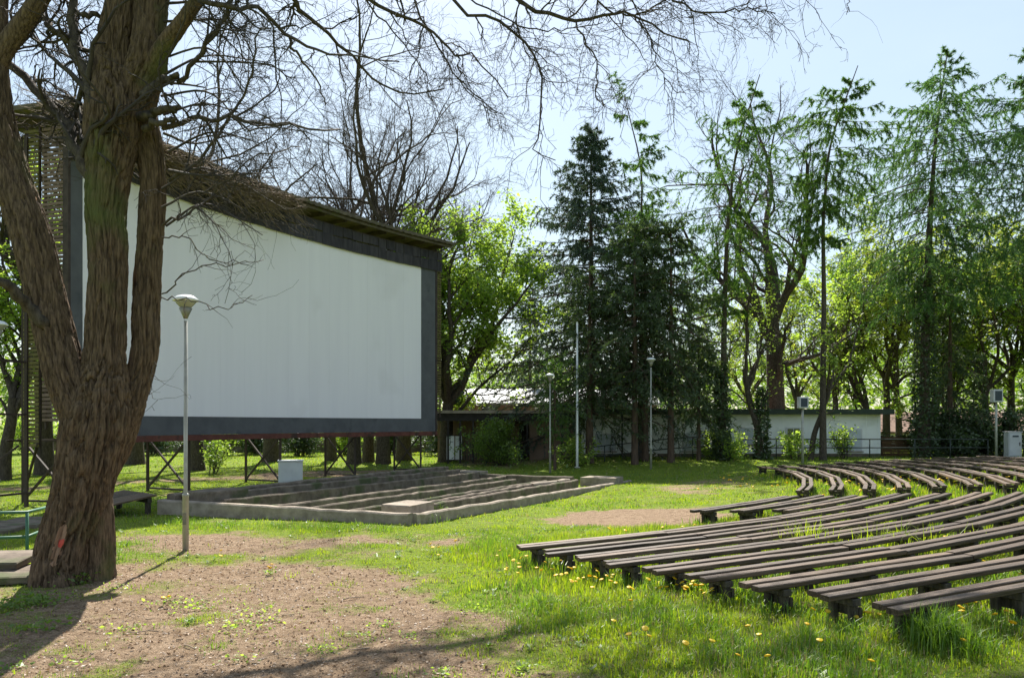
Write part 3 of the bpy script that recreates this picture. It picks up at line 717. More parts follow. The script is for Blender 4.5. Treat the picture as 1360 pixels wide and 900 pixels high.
CN, CF = (-4.274, 28.253), (-16.13, 30.76)
n_start = [-57.7, -56.5, -55.0, -75.2, -74.5, -73.8, -73.4, -72.7, -72.2, -71.6, -71.0, -70.7]
n_end = [-44.7, -44.2, -44.0, -42.3, -41.5, -40.6, -40.2, -39.9, -39.5, -39.2, -38.9, -38.6]
f_start = [-27.0, -26.9, -26.9, -26.4, -26.0, -25.6, -25.3, -25.0, -24.7, -24.4, -24.1, -23.9]
f_end = [.8, .5, .1, -.3, .4, .2, .6, .4, 0, -.3, -.7, -1.]
for i in range(12):
    ns = 2 if i < 3 else 4
    tail = ', by bare earth' if i < 3 else ', among dandelions'
    bench(f'plank bench, {ORD[i]} row back from the stage in the long grassy block' + (tail if i in (0, 3) else ''), CN, 14.88 + .7095 * i, n_start[i], n_end[i], ns, 100 + i, 'benches of the grassy block by the bare earth oval')
    bench(f'curved plank bench, {ORD[i]} row back from the stage in the block by the pavilion', CF, 25.92 + .734 * i, f_start[i], f_end[i], 5, 200 + i, 'benches of the block near the white pavilion', [0, .12, .36, .58, .8, 1] if i < 6 else None, .82)

# ------------------------------------------------------------------ lamps, poles
def lamp(base, H, label, k=1., group='park lamps'):
    t = thing('park_lamp', label, 'lamp post', tuple(base), group); m = WM[t]
    part('pole_sleeve', lathe('pole_sleeve', [(.0005, -.2), (.052, -.2), (.052, .93), (.058, .935), (.058, .97), (.034, .985), (.0005, .99)], 18), M['steel'], t, m)
    part('pole', lathe('pole', [(.033, .9), (.031, H - .4), (.0005, H - .395)], 16), M['steel'], t, m)
    part('hatch', box_mesh('hatch', .06, .012, .2, .003, origin=(0, -.05, .55)), M['lamp_cone'], t, m)
    hd = part('lamp_cone', lathe('lamp_cone', [(.0005, H - .36), (.034, H - .36), (.045, H - .33), (.11, H - .185), (.105, H - .18), (.0005, H - .182)], 20), M['lamp_cone'], t, m)
    part('glass', lathe('lamp_glass', [(.085, H - .178), (.10, H - .16), (.155, H - .10), (.175, H - .072), (.0005, H - .070)], 22), M['lamp_glass'], hd, m)
    part('cap', lathe('lamp_cap', [(.0005, H - .068), (.2, H - .066), (.215, H - .055), (.195, H - .02), (.14, H + .022), (.07, H + .04), (.0005, H + .045)], 26), M['lamp_cap'], t, m)
    return t
def h_from(base, py): return EYE - (py - HZ) / FPX * base[1] - base[2]
b = hit(246.5, 731); lamp(b, h_from(b, 395), 'slim steel park lamp standing on the dirt beside the big tree')
b = hit(730.5, 628); lamp(b, h_from(b, 497), 'park lamp standing by the pale sapling near the flagpole')
b = hit(864.5, 623); lamp(b, h_from(b, 476), 'park lamp standing among the dark conifer trunks')
b = G(-4, 16.9); lamp(b, h_from(b, 428), 'park lamp behind the green railing left of the big tree')
b = hit(766.5, 621); fp = thing('flagpole', 'tall slim bare flagpole in front of the dark conifers', 'pole', tuple(b))
hp = h_from(b, 428)
part('pole', lathe('flagpole', [(.0005, -.2), (.065, -.2), (.06, 1), (.045, hp - .05), (.0005, hp - .04)], 14), M['lamp_cap'], fp, WM[fp])
part('finial', lathe('finial', [(.0005, hp - .05), (.04, hp - .04), (.045, hp), (.0005, hp + .03)], 12), M['lamp_cap'], fp, WM[fp])
part('base_plate', box_mesh('base_plate', .25, .25, .04, .005), M['steel'], fp, Matrix.Translation(b + np.array([0, 0, .03])))
def speaker_pole(px, D, ytop, ybot, w, label):
    b = G(px, D); t = thing('speaker_pole', label, 'loudspeaker', tuple(b), 'box loudspeakers on poles'); z1 = h_from(b, ytop); z0 = h_from(b, ybot); m = WM[t]
    part('pole', lathe('speaker_post', [(.0005, -.2), (.06, -.2), (.05, z0 + .1), (.0005, z0 + .11)], 12), M['steel'], t, m)
    hd = part('cabinet', box_mesh('speaker_box', w, .34, z1 - z0, .02, origin=(0, -.02, (z0 + z1) / 2)), M['cabinet'], t, m)
    part('grille', box_mesh('speaker_grille', w * .72, .02, (z1 - z0) * .76, .006, origin=(0, -.20, (z0 + z1) / 2)), M['speaker'], hd, m)
    part('bracket', box_mesh('speaker_bracket', .1, .14, .3, .01, origin=(0, .06, z0 - .02)), M['dark_steel'], t, m)
speaker_pole(1066, 36.5, 527, 542, .42, 'grey box loudspeaker on a pole before the white pavilion wall')
speaker_pole(1323, 38.5, 517, 534, .46, 'grey box loudspeaker on a pole beside the pale electrical cabinet')
b = G(1345, 39.2); ec = thing('electrical_cabinet', 'pale grey electrical cabinet standing behind the back rows of benches', 'cabinet', tuple(b)); m = WM[ec]
part('body', box_mesh('cabinet_body', .66, .4, 1.22, .015, origin=(0, 0, .68)), M['cabinet'], ec, m)
part('door', box_mesh('cabinet_door', .58, .03, 1.08, .008, origin=(0, -.212, .68)), M['cabinet'], ec, m)
part('handle', box_mesh('cabinet_handle', .03, .04, .16, .006, origin=(.2, -.245, .72)), M['dark_steel'], ec, m)
part('vent', box_mesh('cabinet_vent', .3, .012, .08, .003, origin=(0, -.232, 1.1)), M['speaker'], ec, m)
part('cap', box_mesh('cabinet_cap', .72, .46, .05, .01, origin=(0, 0, 1.315)), M['cabinet'], ec, m)
part('plinth', box_mesh('cabinet_plinth', .62, .36, .3, .01, origin=(0, 0, -.08)), M['concrete'], ec, m)

# ------------------------------------------------------------------ pavilion, veranda, railings, fences
DB = 42.0
def bx(nm, x0, x1, y0, y1, z0, z1, m, par, bev=0, label=None):
    me = box_mesh(nm, x1 - x0, y1 - y0, z1 - z0, bev)
    return part(nm, me, M[m], par, Matrix.Translation(((x0 + x1) / 2, (y0 + y1) / 2, (z0 + z1) / 2)), label=label)
def XB(px, D=DB): return (px - 680) / FPX * D
def ZB_(py, D=DB): return EYE - (py - HZ) / FPX * D
pav = thing('pavilion', 'long low white pavilion with a dark green flat roof edge', 'building', (XB(970), DB + 3, .1))
x0, x1 = XB(764), XB(1169); zt = ZB_(550)
bx('wall', x0, x1, DB, DB + 6, -.3, zt, 'white_wall', pav)
for i in range(9):
    xa = x0 - .4 + (x1 - x0 + .9) * i / 9; xb_ = x0 - .4 + (x1 - x0 + .9) * (i + 1) / 9
    bx('roof_edge', xa + .004, xb_ - .004, DB - .55, DB - .49, zt - .01, ZB_(543, DB - .5), 'green_fascia', pav)
bx('roof', x0 - .4, x1 + .5, DB - .485, DB + 6.4, zt + .06, ZB_(544.5, DB - .5), 'brown_roof', pav)
bx('corner_trim', x1 - .14, x1 + .012, DB - .02, DB + .2, -.3, zt, 'white_wall', pav)
bx('plinth', x0 - .02, x1 + .03, DB - .03, DB + .1, -.3, .42, 'concrete', pav)
def window(px0, px1, py0, py1, m, par, D=DB, panes=2):
    a, b_, z1, z0 = XB(px0), XB(px1), ZB_(py0), ZB_(py1)
    w = part('window', box_mesh('window_frame', b_ - a + .14, .05, z1 - z0 + .14, .008), M['cabinet'], par, Matrix.Translation(((a + b_) / 2, D - .022, (z0 + z1) / 2)))
    for k in range(panes):
        xa = a + (b_ - a) * k / panes + .02; xc = a + (b_ - a) * (k + 1) / panes - .02
        part('pane', box_mesh('pane', xc - xa, .02, z1 - z0, .004), M[m], w, Matrix.Translation(((xa + xc) / 2, D - .042, (z0 + z1) / 2)))
    part('sill', box_mesh('sill', b_ - a + .24, .14, .05, .008), M['concrete_light'], w, Matrix.Translation(((a + b_) / 2, D - .06, z0 - .1)))
window(792, 816, 577, 597, 'shutter', pav); window(908, 931, 577, 597, 'shutter', pav); window(981, 1001, 569, 588, 'shutter', pav)
window(1045, 1062, 569, 588, 'glass', pav); window(1115, 1143, 571, 597, 'shutter', pav)
for k in range(11):
    x = x0 + (x1 - x0) * (k + .5) / 11
    bx('wall_batten', x - .025, x + .025, DB - .012, DB - .002, .43, zt - .04, 'white_wall', pav)
for px in (826, 1009): bx('downpipe', XB(px) - .04, XB(px) + .04, DB - .12, DB - .04, .2, zt, 'railing', pav)

ver = thing('veranda_building', 'brown building with a deep shaded veranda beside the pavilion', 'building', (XB(680), DB + 3, .0))
vx0, vx1 = XB(575), XB(764) - .02; vz = ZB_(550)
bx('wall', vx0, vx1, DB + 2.6, DB + 8, -.4, vz + .05, 'brown_wall', ver)
bx('wall', XB(704), vx1 - .01, DB + .35, DB + 2.59, -.4, vz - .35, 'brown_wall', ver, label='brown projecting wall under the canopy')
vr = bx('roof', vx0 - .2, vx1 - .03, DB - .6, DB + 8, vz + .06, vz + .2, 'brown_roof', ver)
bx('roof_rim', vx0 - .22, vx1 - .03, DB - .68, DB - .62, vz + .05, vz + .2, 'concrete_light', vr)
bx('header_beam', vx0 - .1, vx1 - .05, DB - .5, DB - .35, vz - .35, vz + .05, 'dark_inside', ver)
for px in (596, 612, 629, 646, 700, 746): bx('post', XB(px) - .05, XB(px) + .05, DB - .48, DB - .38, -.3, vz - .345, 'dark_inside', ver)
dr = bx('door', XB(690), XB(703), DB + 2.5, DB + 2.58, -.1, 1.9, 'dark_inside', ver); bx('handle', XB(701), XB(701.8), DB + 2.46, DB + 2.5, .85, .95, 'steel', dr)
for a, b_ in ((593, 603), (604.5, 613)): bx('panel', XB(a), XB(b_), DB + .1, DB + .16, .1, 1.35, 'white_wall', ver, label='white panel leaning in the veranda')
for i in range(7):
    bx('railing_bar', XB(615 + i * 3.5), XB(615 + i * 3.5) + .03, DB - .45, DB - .42, .1, 1.1, 'railing', ver)
up = thing('upper_building', 'taller brown building with pale metal roof behind the veranda', 'building', (XB(720, 54), 56, .1))
D2 = 53.
bx('wall', XB(590, D2), XB(872, D2), D2, D2 + 7, -.3, ZB_(535, D2), 'brown_wall', up)
rv = [(XB(588, D2), D2 - .5, ZB_(535, D2)), (XB(876, D2), D2 - .5, ZB_(535, D2)), (XB(876, D2), D2 + 4, ZB_(516, D2 + 4)), (XB(588, D2), D2 + 4, ZB_(516, D2 + 4)), (XB(588, D2), D2 + 8, ZB_(535, D2)), (XB(876, D2), D2 + 8, ZB_(535, D2))]
rv = rv + [(a, b_, c - .14) for a, b_, c in rv]
me = bpy.data.meshes.new('roof'); me.from_pydata(rv, [], [(0,1,2,3), (3,2,5,4), (7,6,9,8), (8,9,10,11), (0,6,7,1), (5,11,10,4), (1,7,8,2), (2,8,11,5), (0,3,9,6), (3,4,10,9)]); me.update()
ru = part('roof', me, M['light_roof'], up)
for i in range(18):
    xx = XB(592, D2) + i * (XB(872, D2) - XB(592, D2)) / 17
    part('roof_seam', box_mesh('roof_seam', 1, .04, .05, origin=(.5, 0, .02)), M['light_roof'], ru, axes((xx, D2 - .48, ZB_(535, D2)), (xx, D2 + 3.95, ZB_(516, D2 + 4))))
bx('window', XB(640, D2), XB(660, D2), D2 - .04, D2 + .02, ZB_(546, D2), ZB_(538, D2), 'glass', up)

def railing(label, pts, hts, m='railing', rails=(1., .5), rad=.028, name='handrail'):
    b = pts[0]; t = thing(name, label, 'railing', (b[0], b[1], b[2]))
    P = np.array(pts); 
    for f in rails:
        q = P.copy(); q[:, 2] += np.array(hts) * f; part('rail', tube_mesh('rail', q, rad, 8), M[m], t)
    for p, h in zip(P, hts): part('post', tube_mesh('rail_post', np.array([p - np.array([0, 0, .2]), p + np.array([0, 0, h - .01])]), rad * 1.05, 8), M[m], t)
    return t
def rp_(px, D, z=None): 
    g_ = G(px, D); return np.array([g_[0], D, g_[2] if z is None else z])
railing('dark ramp handrail rising along the front of the pavilion', [rp_(744, 38.6, -.15), rp_(803, 38.8, -.02), rp_(848, 39, .12), rp_(888, 39.2, .28), rp_(920, 39.4, .36), rp_(953, 39.5, .42)], [.8, .95, .98, .98, .98, .98])
railing('dark straight railing before the windows of the pavilion', [rp_(985, 39.6, .38), rp_(1031, 39.6, .38), rp_(1094, 39.6, .38), rp_(1155, 39.6, .38), rp_(1215, 39.6, .38), rp_(1262, 39.6, .38), rp_(1312, 39.6, .38)], [.85] * 7)
railing('short green painted pipe railing left of the big tree', [hit(-60, 741), hit(36, 736), hit(62, 722)], [.72, .70, .66], 'green_paint', (1., .42), .026, 'green_railing')

bf = thing('board_fence', 'brown board fence closing the gap beside the pavilion', 'fence', (XB(1190, 43), 43, .3))
for i in range(9): bx('board', XB(1171, 43) + .01, XB(1217, 43), 43, 43.03, .18 + i * .125, .18 + i * .125 + .115, 'board_fence', bf)
for px in (1172, 1194, 1216): bx('post', XB(px, 43) - .04, XB(px, 43) + .04, 43.04, 43.12, 0, 1.36, 'dark_wood', bf)
nb = thing('neighbour_house', 'low house with a long reddish brown roof beyond the fence', 'house', (XB(1240, 58), 60, .1))
D3 = 58.; zr, ze = ZB_(546, D3), ZB_(573, D3)
bx('wall', XB(1150, D3), XB(1400, D3), D3 + .6, D3 + 7, -.3, ze, 'white_wall', nb)
rv = [(XB(1145, D3), D3, ze), (XB(1410, D3), D3, ze), (XB(1410, D3), D3 + 4, zr), (XB(1145, D3), D3 + 4, zr), (XB(1145, D3), D3 + 8, ze), (XB(1410, D3), D3 + 8, ze)]; rv = rv + [(a, b_, c - .15) for a, b_, c in rv]
me = bpy.data.meshes.new('roof'); me.from_pydata(rv, [], [(0,1,2,3), (3,2,5,4), (7,6,9,8), (8,9,10,11), (0,6,7,1), (5,11,10,4), (1,7,8,2), (2,8,11,5), (0,3,9,6), (3,4,10,9)]); me.update()
part('roof', me, M['brown_roof'], nb)
bw = thing('boundary_wall', 'low grey boundary wall behind the lawn under the screen', 'wall', (-12, 58, 0))
for i in range(14):
    p, q = np.array([-34 + i * 2.6, 57 + i * .15]), np.array([-34 + (i + 1) * 2.6, 57 + (i + 1) * .15])
    part('panel', box_mesh('wall_panel', 1, .1, 1.5, .01, origin=(.5, 0, .5)), M['concrete'], bw, axes((*p, 0), (*(q - (q - p) * .02), 0)))

# ------------------------------------------------------------------ bits at the left edge
sl = thing('concrete_slab', 'stack of broken concrete slabs at the foot of the big tree', 'slab', tuple(hit(5, 775)))
for (px, py, sx, sy, h, a) in ((0, 772, 1.0, .8, .10, .3), (-12, 764, 1.1, .8, .22, .1)):
    p = hit(px, py); part('slab', box_mesh('slab', sx, sy, .1, .012, wob=.02, seed=int(h * 100)), M['concrete'], sl, Matrix.Translation(p + np.array([0, 0, h])) @ Matrix.Rotation(a, 4, 'Z') @ Matrix.Rotation(.07, 4, 'X'))
rng = np.random.default_rng(4); n = 12; X_, Y_ = np.meshgrid(np.linspace(-.16, .16, n), np.linspace(-.12, .12, n))
Z_ = fbm(X_ * 14, Y_ * 14, s=8) * .12; c = hit(30, 771)
ii = np.arange(n * n).reshape(n, n)
pl = part('plastic_sheet', mesh_np('plastic_sheet', np.stack([X_ + c[0], Y_ + c[1], Z_ + c[2]], -1).reshape(-1, 3), np.stack([ii[:-1, :-1], ii[:-1, 1:], ii[1:, 1:], ii[1:, :-1]], -1).reshape(-1, 4), True), M['plastic'])
tag(pl, 'crumpled pale plastic sheet lying beside the tree and slabs', 'plastic sheet')
fs = thing('paving_slab', 'flat paving slabs in the grass behind the green railing', 'paving', tuple(hit(30, 700)))
for (px, py) in ((20, 698), (52, 692), (-20, 706)):
    p = hit(px, py); part('slab', box_mesh('flat_slab', 1.15, .9, .1, .012, wob=.01, seed=px + 50), M['concrete'], fs, Matrix.Translation(p + np.array([0, 0, .02])) @ Matrix.Rotation(.2, 4, 'Z'))

# ------------------------------------------------------------------ the big old tree
def bark_stem(ctrl, sides, n, seed, depth=.065, flare=None):
    """ctrl: (px, py, D, half width px); returns verts, quads of a furrowed stem"""
    c = np.array([[*W(px, py, D), hw / FPX * D] for px, py, D, hw in ctrl])
    q = spline(c, n); P, R = q[:, :3], np.maximum(q[:, 3], .03)
    T = np.gradient(P, axis=0); T = norm(T); U = norm(np.cross(T, np.array([.0, 1., .15]))); B = np.cross(T, U)
    ln = np.concatenate([[0], np.cumsum(np.linalg.norm(np.diff(P, axis=0), axis=1))])
    a = np.arange(sides) * 2 * math.pi / sides
    A, Lg = np.meshgrid(a, ln); Rg = R[:, None]
    k = Rg / .048
    wp = (fbm(np.cos(A) * 3, np.sin(A) * 3, Lg * 1.3, s=seed + 5, o=3) - .5) * 1.6
    n1 = vnoise(np.cos(A) * k + wp, np.sin(A) * k + wp, Lg / .62 + wp, s=seed)
    n2 = vnoise(np.cos(A) * k * 2.1 + wp, np.sin(A) * k * 2.1, Lg / .24 + 7, s=seed + 1)
    fur = (1 - np.abs(2 * n1 - 1)) ** 7 + .4 * (1 - np.abs(2 * n2 - 1)) ** 6
    lump = (fbm(np.cos(A) * 1.4, np.sin(A) * 1.4, Lg * .8, s=seed + 9, o=3) - .5)
    rr_ = Rg * (.95 + .13 * lump) - depth * np.clip(Rg / .3, .35, 1.2) * fur + .008 * (fbm(np.cos(A) * k * 4, np.sin(A) * k * 4, Lg * 12, s=seed + 3, o=2) - .5) * 2
    if flare is not None:
        h = P[:, 2:3] - flare[0]
        rr_ = rr_ + flare[1] * np.exp(-np.clip(h, 0, 9) / flare[2]) * (.55 + .75 * np.cos(A * 5 + seed) * .5 + .4 * np.cos(A * 3 + 1))
    V = P[:, None, :] + rr_[..., None] * (np.cos(A)[..., None] * U[:, None, :] + np.sin(A)[..., None] * B[:, None, :])
    i = np.arange(n * sides).reshape(n, sides); j = np.roll(i, -1, axis=1)
    F = np.stack([i[:-1], j[:-1], j[1:], i[1:]], -1).reshape(-1, 4)
    return V.reshape(-1, 3), F
tb = hit(88, 772); DT = tb[1]
old = thing('old_tree', 'huge old leafless tree with furrowed bark and three stems from a leaning trunk', 'tree', tuple(tb))
d = DT
stems = [
 bark_stem([(84, 795, d, 43), (83, 765, d, 41), (85, 735, d, 39), (94, 700, d, 38.5), (108, 656, d, 40), (120, 600, d, 43), (130, 555, d, 44), (136, 510, d, 36), (139, 470, d, 28), (142, 400, d, 26), (143, 330, d, 26), (140, 285, d, 27), (144, 230, d, 30), (150, 170, d, 37), (153, 130, d, 36), (150, 85, d, 26), (154, 40, d, 22), (160, 0, d, 19), (168, -90, d, 16), (160, -200, d, 12)], 170, 420, 1, flare=(tb[2] - .1, .10, .28)),
 bark_stem([(125, 640, d + .25, 26), (145, 590, d + .25, 30), (163, 548, d + .28, 27), (183, 505, d + .3, 19), (193, 462, d + .3, 19), (194, 415, d + .3, 19.5), (197, 350, d + .3, 18), (201, 285, d + .3, 18.5), (203, 235, d + .28, 18), (196, 190, d + .25, 20), (183, 150, d + .18, 26), (183, 115, d + .1, 30), (197, 80, d + .05, 27), (199, 40, d + .05, 22), (202, 0, d + .05, 22), (214, -80, d, 17), (235, -190, d, 12)], 110, 330, 2),
 bark_stem([(122, 600, d - .1, 24), (105, 545, d - .12, 28), (88, 500, d - .15, 28), (72, 440, d - .15, 27), (59, 385, d - .15, 26), (46, 330, d - .15, 27), (30, 280, d - .15, 26), (12, 225, d - .12, 25), (-4, 165, d - .1, 24), (-10, 115, d - .1, 22), (-8, 75, d - .1, 18), (-2, 40, d - .1, 12), (-2, -40, d, 10), (-20, -160, d, 8)], 120, 300, 3),
 bark_stem([(-10, 95, d - .1, 14), (8, 62, d - .12, 14), (30, 32, d - .15, 13), (52, 0, d - .2, 12), (80, -50, d - .2, 10), (100, -130, d - .2, 8)], 60, 120, 4, .02),
 bark_stem([(195, 105, d, 12), (215, 66, d - .15, 12), (240, 32, d - .3, 10), (263, 0, d - .4, 9), (300, -45, d - .5, 6.5), (360, -85, d - .6, 5)], 50, 120, 5, .018),
 bark_stem([(128, 775, d + .15, 26), (132, 740, d + .15, 22), (132, 700, d + .12, 20), (130, 650, d + .1, 18), (128, 600, d + .1, 14)], 70, 90, 6, .04),
]
Vs, Fs, o = [], [], 0
for V, F in stems: Vs.append(V); Fs.append(F + o); o += len(V)
trunk_o = part('trunk', mesh_np('old_trunk', np.concatenate(Vs), np.concatenate(Fs), True), M['bark'], old)
# bare scar with a red paint mark on the trunk
def trunk_patch(nm, cx, cy, hw, hh, m, lift, par):
    """skin over the trunk faces that lie in an ellipse of its near side"""
    V, F = stems[0]; c = V[F].mean(1); px = c[:, 0] / c[:, 1] * FPX + 680; py = HZ - (c[:, 2] - EYE) / c[:, 1] * FPX
    yc = d - .05
    e = ((px - cx - (py - cy) * -.25) / hw) ** 2 + ((py - cy) / hh) ** 2 + (vnoise(c[:, 0] * 25, c[:, 2] * 25, s=2) - .5) * .7
    f = F[(e < 1) & (c[:, 1] < yc)]; u, inv = np.unique(f, return_inverse=True)
    if len(u) == 0: return
    part(nm, mesh_np(nm, V[u] + np.array([0, -lift, 0]), inv.reshape(-1, 4), True), M[m], par)
trunk_patch('bare_scar', 79, 722, 7, 30, 'bare_wood', .006, trunk_o)
trunk_patch('paint_mark', 82, 721, 4.5, 6, 'red_mark', .011, trunk_o)
# limbs: (pts in the view plane with their own distance), root radius, tip radius
rng = np.random.default_rng(12)
limbs = [
 ([(135, 262, 10.75), (112, 222, 10.75), (90, 173, 10.9), (60, 130, 11.1), (17, 87, 11.4), (-40, 40, 11.8)], .085, .05),
 ([(140, 165, 10.7), (117, 120, 10.65), (101, 72, 10.8), (97, 0, 11.0), (90, -80, 11.3)], .075, .05),
 ([(62, 432, 10.55), (36, 405, 10.4), (18, 385, 10.2), (-5, 372, 10.), (-60, 330, 9.6)], .085, .05),
 ([(185, 155, 10.8), (222, 146, 10.6), (238, 143, 10.55)], .07, .028), ([(190, 172, 10.8), (222, 162, 10.6), (234, 158, 10.5)], .05, .022), ([(190, 128, 10.7), (220, 108, 10.6), (237, 98, 10.5)], .075, .03),
 ([(215, 170, 10.8), (250, 160, 10.7), (300, 158, 10.4), (370, 168, 10.), (450, 172, 9.7)], .05, .012),
 ([(100, 60, 10.8), (70, 40, 11), (40, -10, 11.3)], .05, .03), ([(110, 20, 10.8), (140, 16, 11), (190, -5, 11.5)], .04, .03),
 ([(263, 0, 10.2), (310, 10, 10.0), (345, 12, 9.8), (385, 50, 9.6), (420, 66, 9.5), (470, 76, 9.4), (530, 82, 9.2)], .045, .010),
 ([(385, 50, 9.6), (392, 70, 9.5), (418, 98, 9.3), (432, 140, 9.2)], .03, .008),
 ([(330, -60, 10.2), (385, -5, 10.), (402, 16, 9.9), (440, 50, 9.8), (475, 82, 9.7), (502, 112, 9.6), (548, 124, 9.5), (590, 118, 9.4)], .05, .01),
 ([(420, -70, 9.6), (490, 0, 9.4), (545, 26, 9.3), (582, 48, 9.2), (606, 72, 9.2), (634, 78, 9.1), (675, 130, 9.0)], .05, .009),
 ([(606, 72, 9.2), (612, 105, 9.1), (640, 135, 9.), (652, 170, 8.9)], .022, .006),
 ([(560, -60, 9.0), (618, 16, 8.8), (660, 24, 8.7), (692, 52, 8.6), (714, 80, 8.6), (722, 115, 8.5), (716, 170, 8.4), (711, 200, 8.4), (738, 213, 8.4)], .042, .007),
 ([(540, -40, 9.6), (557, 20, 9.5), (585, 70, 9.4), (612, 110, 9.4), (660, 150, 9.3)], .03, .007),
 ([(600, -70, 8.8), (690, 0, 8.4), (735, 20, 8.3), (772, 28, 8.2), (812, 20, 8.1), (842, 20, 8.0), (880, 44, 7.9), (915, 55, 7.8)], .055, .009),
 ([(620, -5, 8.9), (690, 34, 8.7), (745, 40, 8.6), (800, 30, 8.5)], .02, .007),
 ([(765, 28, 8.2), (776, 52, 8.2), (790, 78, 8.1), (794, 108, 8.1), (790, 128, 8.0), (802, 141, 8.0)], .022, .007),
 ([(780, -20, 8.0), (810, 14, 8.0), (845, 20, 7.9), (868, 8, 7.8), (900, -10, 7.8)], .022, .012),
 ([(842, 20, 8.0), (862, 48, 7.9), (874, 90, 7.9), (900, 124, 7.8)], .018, .006),
 ([(850, -30, 7.8), (905, 6, 7.6), (950, 18, 7.5), (985, 12, 7.4), (1030, 18, 7.3)], .026, .007),
 ([(985, 8, 7.5), (1010, -10, 7.4), (1018, 12, 7.4), (1000, 36, 7.4)], .014, .005),
 ([(1120, -20, 7.4), (1128, 5, 7.4), (1124, 20, 7.4)], .009, .004),
 ([(690, -10, 8.5), (686, 30, 8.5), (700, 70, 8.5), (728, 100, 8.4)], .02, .006),
 ([(470, -20, 9.6), (520, 40, 9.6), (560, 90, 9.5), (570, 130, 9.4)], .022, .006),
 ([(235, 110, 10.6), (275, 60, 10.3), (300, 15, 10.2), (330, -40, 10.)], .04, .02),
 ([(225, 240, 10.9), (262, 212, 10.8), (310, 150, 10.6), (338, 92, 10.5), (345, 40, 10.4)], .03, .009),
 ([(215, 300, 10.9), (270, 270, 10.7), (330, 215, 10.4), (400, 195, 10.2)], .022, .006),
 ([(215, 390, 10.8), (250, 360, 10.6), (300, 352, 10.4), (350, 345, 10.2)], .013, .004),
 ([(215, 315, 10.8), (250, 320, 10.6), (280, 345, 10.4), (330, 352, 10.3)], .012, .004),
 ([(215, 395, 10.8), (255, 400, 10.6), (300, 410, 10.4), (335, 392, 10.2)], .011, .004),
 ([(205, 480, 10.8), (200, 505, 10.7), (205, 545, 10.6)], .006, .003),
 ([(160, -100, 10.6), (200, -180, 10.2), (330, -230, 9.8), (520, -150, 9.2), (600, -70, 8.8)], .13, .06),
 ([(235, -190, 10.6), (330, -130, 10.3), (420, -70, 9.6), (540, -40, 9.6)], .11, .03),
 ([(600, -70, 8.8), (720, -90, 8.3), (850, -30, 7.8)], .06, .028),
 ([(850, -30, 7.8), (1000, -60, 7.5), (1120, -20, 7.4)], .03, .01),
]
G1, R_ = [], []
for pts, ra_, rb_ in limbs:
    pts = [(a, b_, c + 6.2 * float(sstep(280, 560, a)) * (c < 10.3)) for a, b_, c in pts]
    if pts[-1][0] > 300: ra_, rb_ = ra_ * .8, rb_ * 1.2
    p = spline(np.array([W(*q) for q in pts]), 16); p[1:-1] += rng.normal(size=(14, 3)) * .022
    G1.append(p); R_.append(np.linspace(ra_, rb_, 16))
tp = W(168, -90, d); tp2 = W(235, -190, d)
for pts, ra_, rb_ in (([tp, (-4.7, 12.5, 10.3), (-2.5, 15.6, 11.4), (.5, 16.8, 12.0), (3.6, 17.2, 12.2)], .16, .05), ([tp, (-5.2, 13.5, 11.0), (-4.4, 17., 12.3), (-1.5, 19.5, 13.4), (2., 20.6, 14.2)], .15, .05),
                      ([tp2, (-3.6, 12.4, 11.2), (-1.2, 14.4, 11.4), (1.6, 15.6, 11.6), (5., 16.2, 12.)], .13, .04), ([tp, (-5.6, 13., 10.8), (-6.4, 15.5, 11.6), (-6.6, 18., 12.4)], .13, .05), ([tp2, (-4.2, 13.5, 11.6), (-3.2, 16.5, 12.6), (-2.6, 18.5, 13.4)], .12, .05)):
    p = spline(np.array(pts), 16); p[1:-1] += rng.normal(size=(14, 3)) * .05; G1.append(p); R_.append(np.linspace(ra_, rb_, 16))
G1, R1 = np.array(G1), np.array(R_)
# crown above the frame (throws the branch shadows on the ground)
Pup, Rup = kids(np.array([spline(np.array([W(160, -190, d), W(140, -330, d - .3), W(150, -480, d)]), 16), spline(np.array([W(235, -190, d), W(270, -330, d - .6), W(330, -470, d - 1)]), 16), spline(np.array([W(-20, -150, d), W(-60, -300, d - .5), W(-40, -450, d - .8)]), 16)]), np.linspace(.13, .05, 16)[None].repeat(3, 0), rng, 9, .05, 1., 1.0, 3.6, 12, .14, (.01, -.02, .0), .55, fall=.35)
LL_ = np.linalg.norm(np.diff(G1, axis=1), axis=2).sum(1); lg = (LL_ > 1.6) & (R1[:, 0] > .0115); th = (LL_ > .6) & (R1[:, 0] <= .0115)
Gt, Rt_ = kids(G1[th], R1[th], rng, 6, .2, 1., .7, .6, 7, .28, (.01, 0, -.05), .7, fall=.3, rmin=.003, lj=.5)
G2, R2 = kids(G1[lg], R1[lg], rng, 13, .12, 1., .8, 1.25, 9, .28, (.01, 0, -.09), .60, fall=.30, rmin=.0075, lj=.5)
sel = rng.random(len(G2)) < .95; G2, R2 = G2[sel], R2[sel]
U2, RU2 = kids(Pup, Rup, rng, 9, .15, 1., .8, 1.3, 7, .2, (0, 0, -.04), .55, fall=.35, rmin=.006)
G3, R3 = kids(G2, R2, rng, 6, .1, 1., .8, .5, 6, .30, (0, 0, -.05), .68, fall=.3, rmin=.0055, lj=.45)
U3, RU3 = kids(U2, RU2, rng, 6, .1, 1., .8, .5, 5, .25, (0, 0, -.03), .62, rmin=.004)
G4, R4 = kids(G3, R3, rng, 3, .1, 1., .75, .17, 4, .3, (0, 0, -.02), .75, fall=.2, rmin=.0045, lj=.4)
